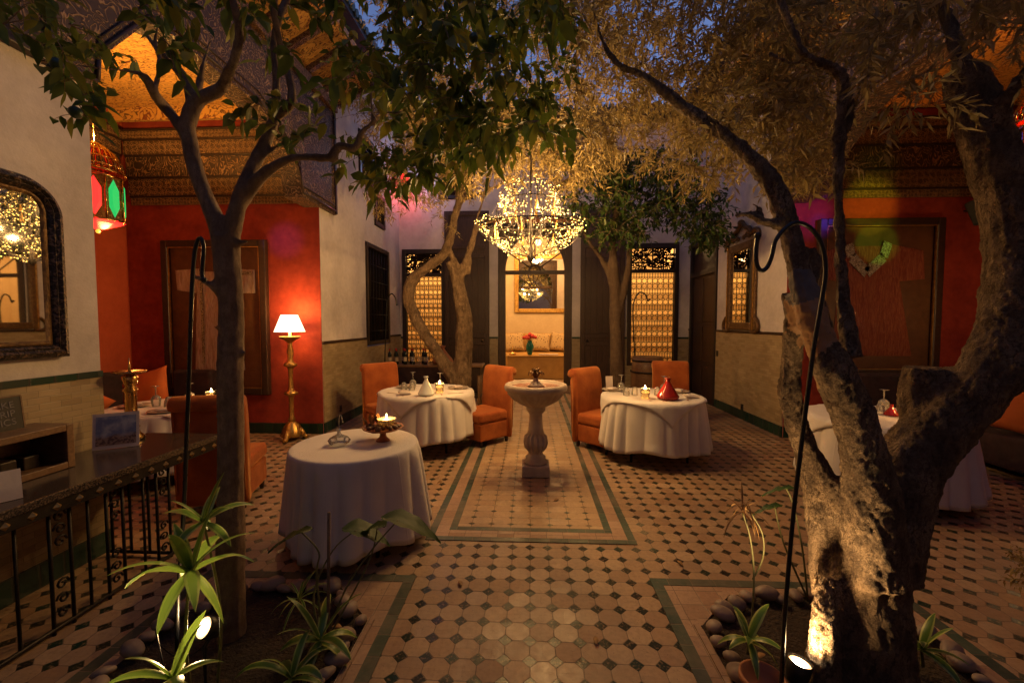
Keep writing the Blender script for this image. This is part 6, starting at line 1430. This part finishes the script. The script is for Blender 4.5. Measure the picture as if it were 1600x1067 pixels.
# ================================================================== GARDEN HOOKS AND LIGHTS
def hook(lb, rows, Y, r, foot):
    pts = [P(a, b, Y) for a, b in [(q[0], q[1]) for q in cr(rows, 6)]]; pts = [Vector((foot[0], foot[1], .02))]+pts
    t = thing('shepherd_hook', lb, 'hook', (foot[0], foot[1], 0), 0, 'iron shepherd hooks in the beds'); m = MB(True); m.tube(pts, r, 8); m.build('hook_rod', 'blackrod', t)
    tp = pts[-1]; MB(True).ball(tp, r*1.6, 8).build('tip', 'blackrod', t); return t
f = P(272, 1010, 1.72); hook('tall black hook leaning against the slim citrus trunk', [(278, 930), (287, 800), (291, 700), (295, 600), (298, 500), (301, 430), (305, 390), (312, 372), (318, 385), (316, 425), (318, 437)], 1.78, .0085, (f.x, f.y))
f = P(1222, 1010, 1.76); hook('tall black hook curling out before the big olive', [(1226, 960), (1240, 800), (1254, 680), (1264, 600), (1272, 540), (1284, 470), (1290, 425), (1285, 385), (1268, 358), (1246, 348), (1228, 356), (1212, 376), (1206, 400), (1199, 417), (1190, 423), (1183, 415), (1181, 395), (1184, 368)], 1.70, .0085, (f.x, f.y))
hook('far black hook before the right lattice window', [(993, 620), (991, 540), (989, 490), (991, 470), (999, 457), (1008, 460), (1012, 470), (1015, 468)], 8.6, .014, (P(993, 620, 8.6).x, 8.6))
hook('far black hook beside the left lattice window', [(600, 620), (602, 540), (604, 480), (606, 466), (612, 459), (618, 466), (620, 476)], 8.3, .013, (P(600, 620, 8.3).x, 8.3))
def garden_light(lb, pos, aim, power, ang):
    pos = Vector(pos); t = thing('garden_spotlight', lb, 'spotlight', (pos.x, pos.y, 0)); d = (Vector(aim)-pos).normalized(); q = d.to_track_quat('Z', 'Y').to_matrix().to_4x4(); mt = Matrix.Translation(pos) @ q
    MB(True).lathe([(.02, -.10), (.038, -.09), (.045, -.04), (.050, .006), (.046, .008), (.042, -.004)], 20, mat=mt).build('lamp_housing', 'plastic', t)
    MB(True).lathe([(.0445, -.004), (.030, -.001)], 20, mat=mt, cap=False).build('reflector_ring', 'reflector', t); MB(True).lathe([(.030, -.001), (.001, .004)], 20, mat=mt, cap=False).build('lens', 'spotface', t)
    MB(True).tube([pos-d*.07, Vector((pos.x, pos.y, pos.z-.09)), Vector((pos.x, pos.y, .0))], [.009, .009, .005], 8).build('ground_spike', 'plastic', t)
    lamp('garden_light_beam', pos+d*.02, power, (1, .62, .26), .04, t, 'SPOT', aim, ang, .6)
sp = P(318, 980, 1.78); garden_light('lit garden spotlight glowing beside the slim citrus trunk', sp, sp+Vector((-.30, -1.0, .75)), 14, 150)
sp = P(1250, 1034, 1.83); garden_light('lit garden spotlight shining up the big olive trunk', sp, sp+Vector((.16, .02, .95)), 40, 135)
# power cable of the left light
m = MB(True); a = P(318, 990, 1.78); pts = cr([tuple(a+Vector((0, .02, -.06))), tuple(a+Vector((-.10, .0, -.12))), tuple(a+Vector((-.16, -.05, -.02))), tuple(a+Vector((-.13, -.10, .1))), tuple(a+Vector((-.10, -.1, -.1))), tuple(a+Vector((-.06, -.12, -.28)))], 8)
o = m.tube(pts, .003, 6).build('power_cable', 'blackrod'); tag(o, 'thin looping black power cable of the left garden light', 'cable')
# ---- small things on the walls, and the salon's own lamp
def socket(lb, axis, x, y, z, face):
    t = thing('wall_socket', lb, 'socket', (x, y, z))
    if axis == 'x': a, b = sorted((x+face*.015, x+face*.024)); box('cover_plate', 'plastic', a, b, y-.04, y+.04, z-.055, z+.055, t, .004)
    MB(True).ball((x+face*.026, y, z), .012, 8, (.5, 1, 1)).build('socket_hole', 'iron', t)
p = PX(1122, 552, XR); socket('dark socket on the tiled right wall by the side door', 'x', XR, p.y, p.z, -1)
p = PX(1161, 636, XR); socket('dark socket low on the tiled right wall', 'x', XR, p.y, p.z, -1)
p = PX(531, 638, XL); socket('dark socket low on the tiled left wall', 'x', XL, p.y, p.z, 1)
t = thing('salon_pendant', 'round brass pendant lamp hanging from the salon ceiling', 'pendant lamp', (.2, 11.3, 3.9))
MB(True).lathe([(.01, 4.29), (.01, 4.02), (.10, 4.0), (.16, 3.93), (.15, 3.92), (.02, 3.99)], 20, (.2, 11.3, 0)).build('brass_cap', 'brass', t)
MB(True).ball((.2, 11.3, 3.83), .09, 16).build('lamp_globe', 'shade', t)

lf = None; rl = random.Random(77)
spots = [(1.05, 2.9, 'on the tiles above the near right bed'), (-.45, 2.6, 'on the tiles right of the near left bed'), (.35, 2.15, 'on the central tiles near the camera'), (2.75, 3.0, 'on the tiles right of the big olive'), (-1.2, 1.75, 'on the soil of the near left bed'), (-1.05, 2.15, 'on the soil by the taro plant'), (1.15, 2.05, 'on the soil of the near right bed'), (.25, 3.9, 'on the aisle before the fountain'), (2.1, 4.2, 'on the tiles before the right dining table'), (-.95, 4.3, 'on the tiles behind the nearest table'), (3.1, 3.4, 'on the tiles by the far right cloth'), (-1.75, 2.35, 'on the soil behind the slim citrus trunk')]
for x, y, w in spots:
    if lf is None:
        m = MB(); vs = []
        for i in range(7):
            t_ = i/6; ww = .014*math.sin(PI*min(.97, t_+.03)); z_ = .004+.006*math.sin(t_*4); vs += [(-.03+.07*t_, -ww, z_+.004), (-.03+.07*t_, 0, z_), (-.03+.07*t_, ww, z_+.003)]
        fs = []
        for i in range(6): k = 3*i; fs += [(k, k+1, k+4, k+3), (k+1, k+2, k+5, k+4)]
        o = lf = m.add(vs, fs, True).build('fallen_leaf', 'dryleaf'); md = o.modifiers.new('solid', 'SOLIDIFY'); md.thickness = .0006
    else: o = lf.copy(); COL.objects.link(o)
    o.location = (x, y, .034 if 'soil' in w else .004); o.rotation_euler = (0, 0, rl.uniform(0, 6.28)); tag(o, 'dry fallen leaf lying '+w, 'leaf', 'fallen leaves')
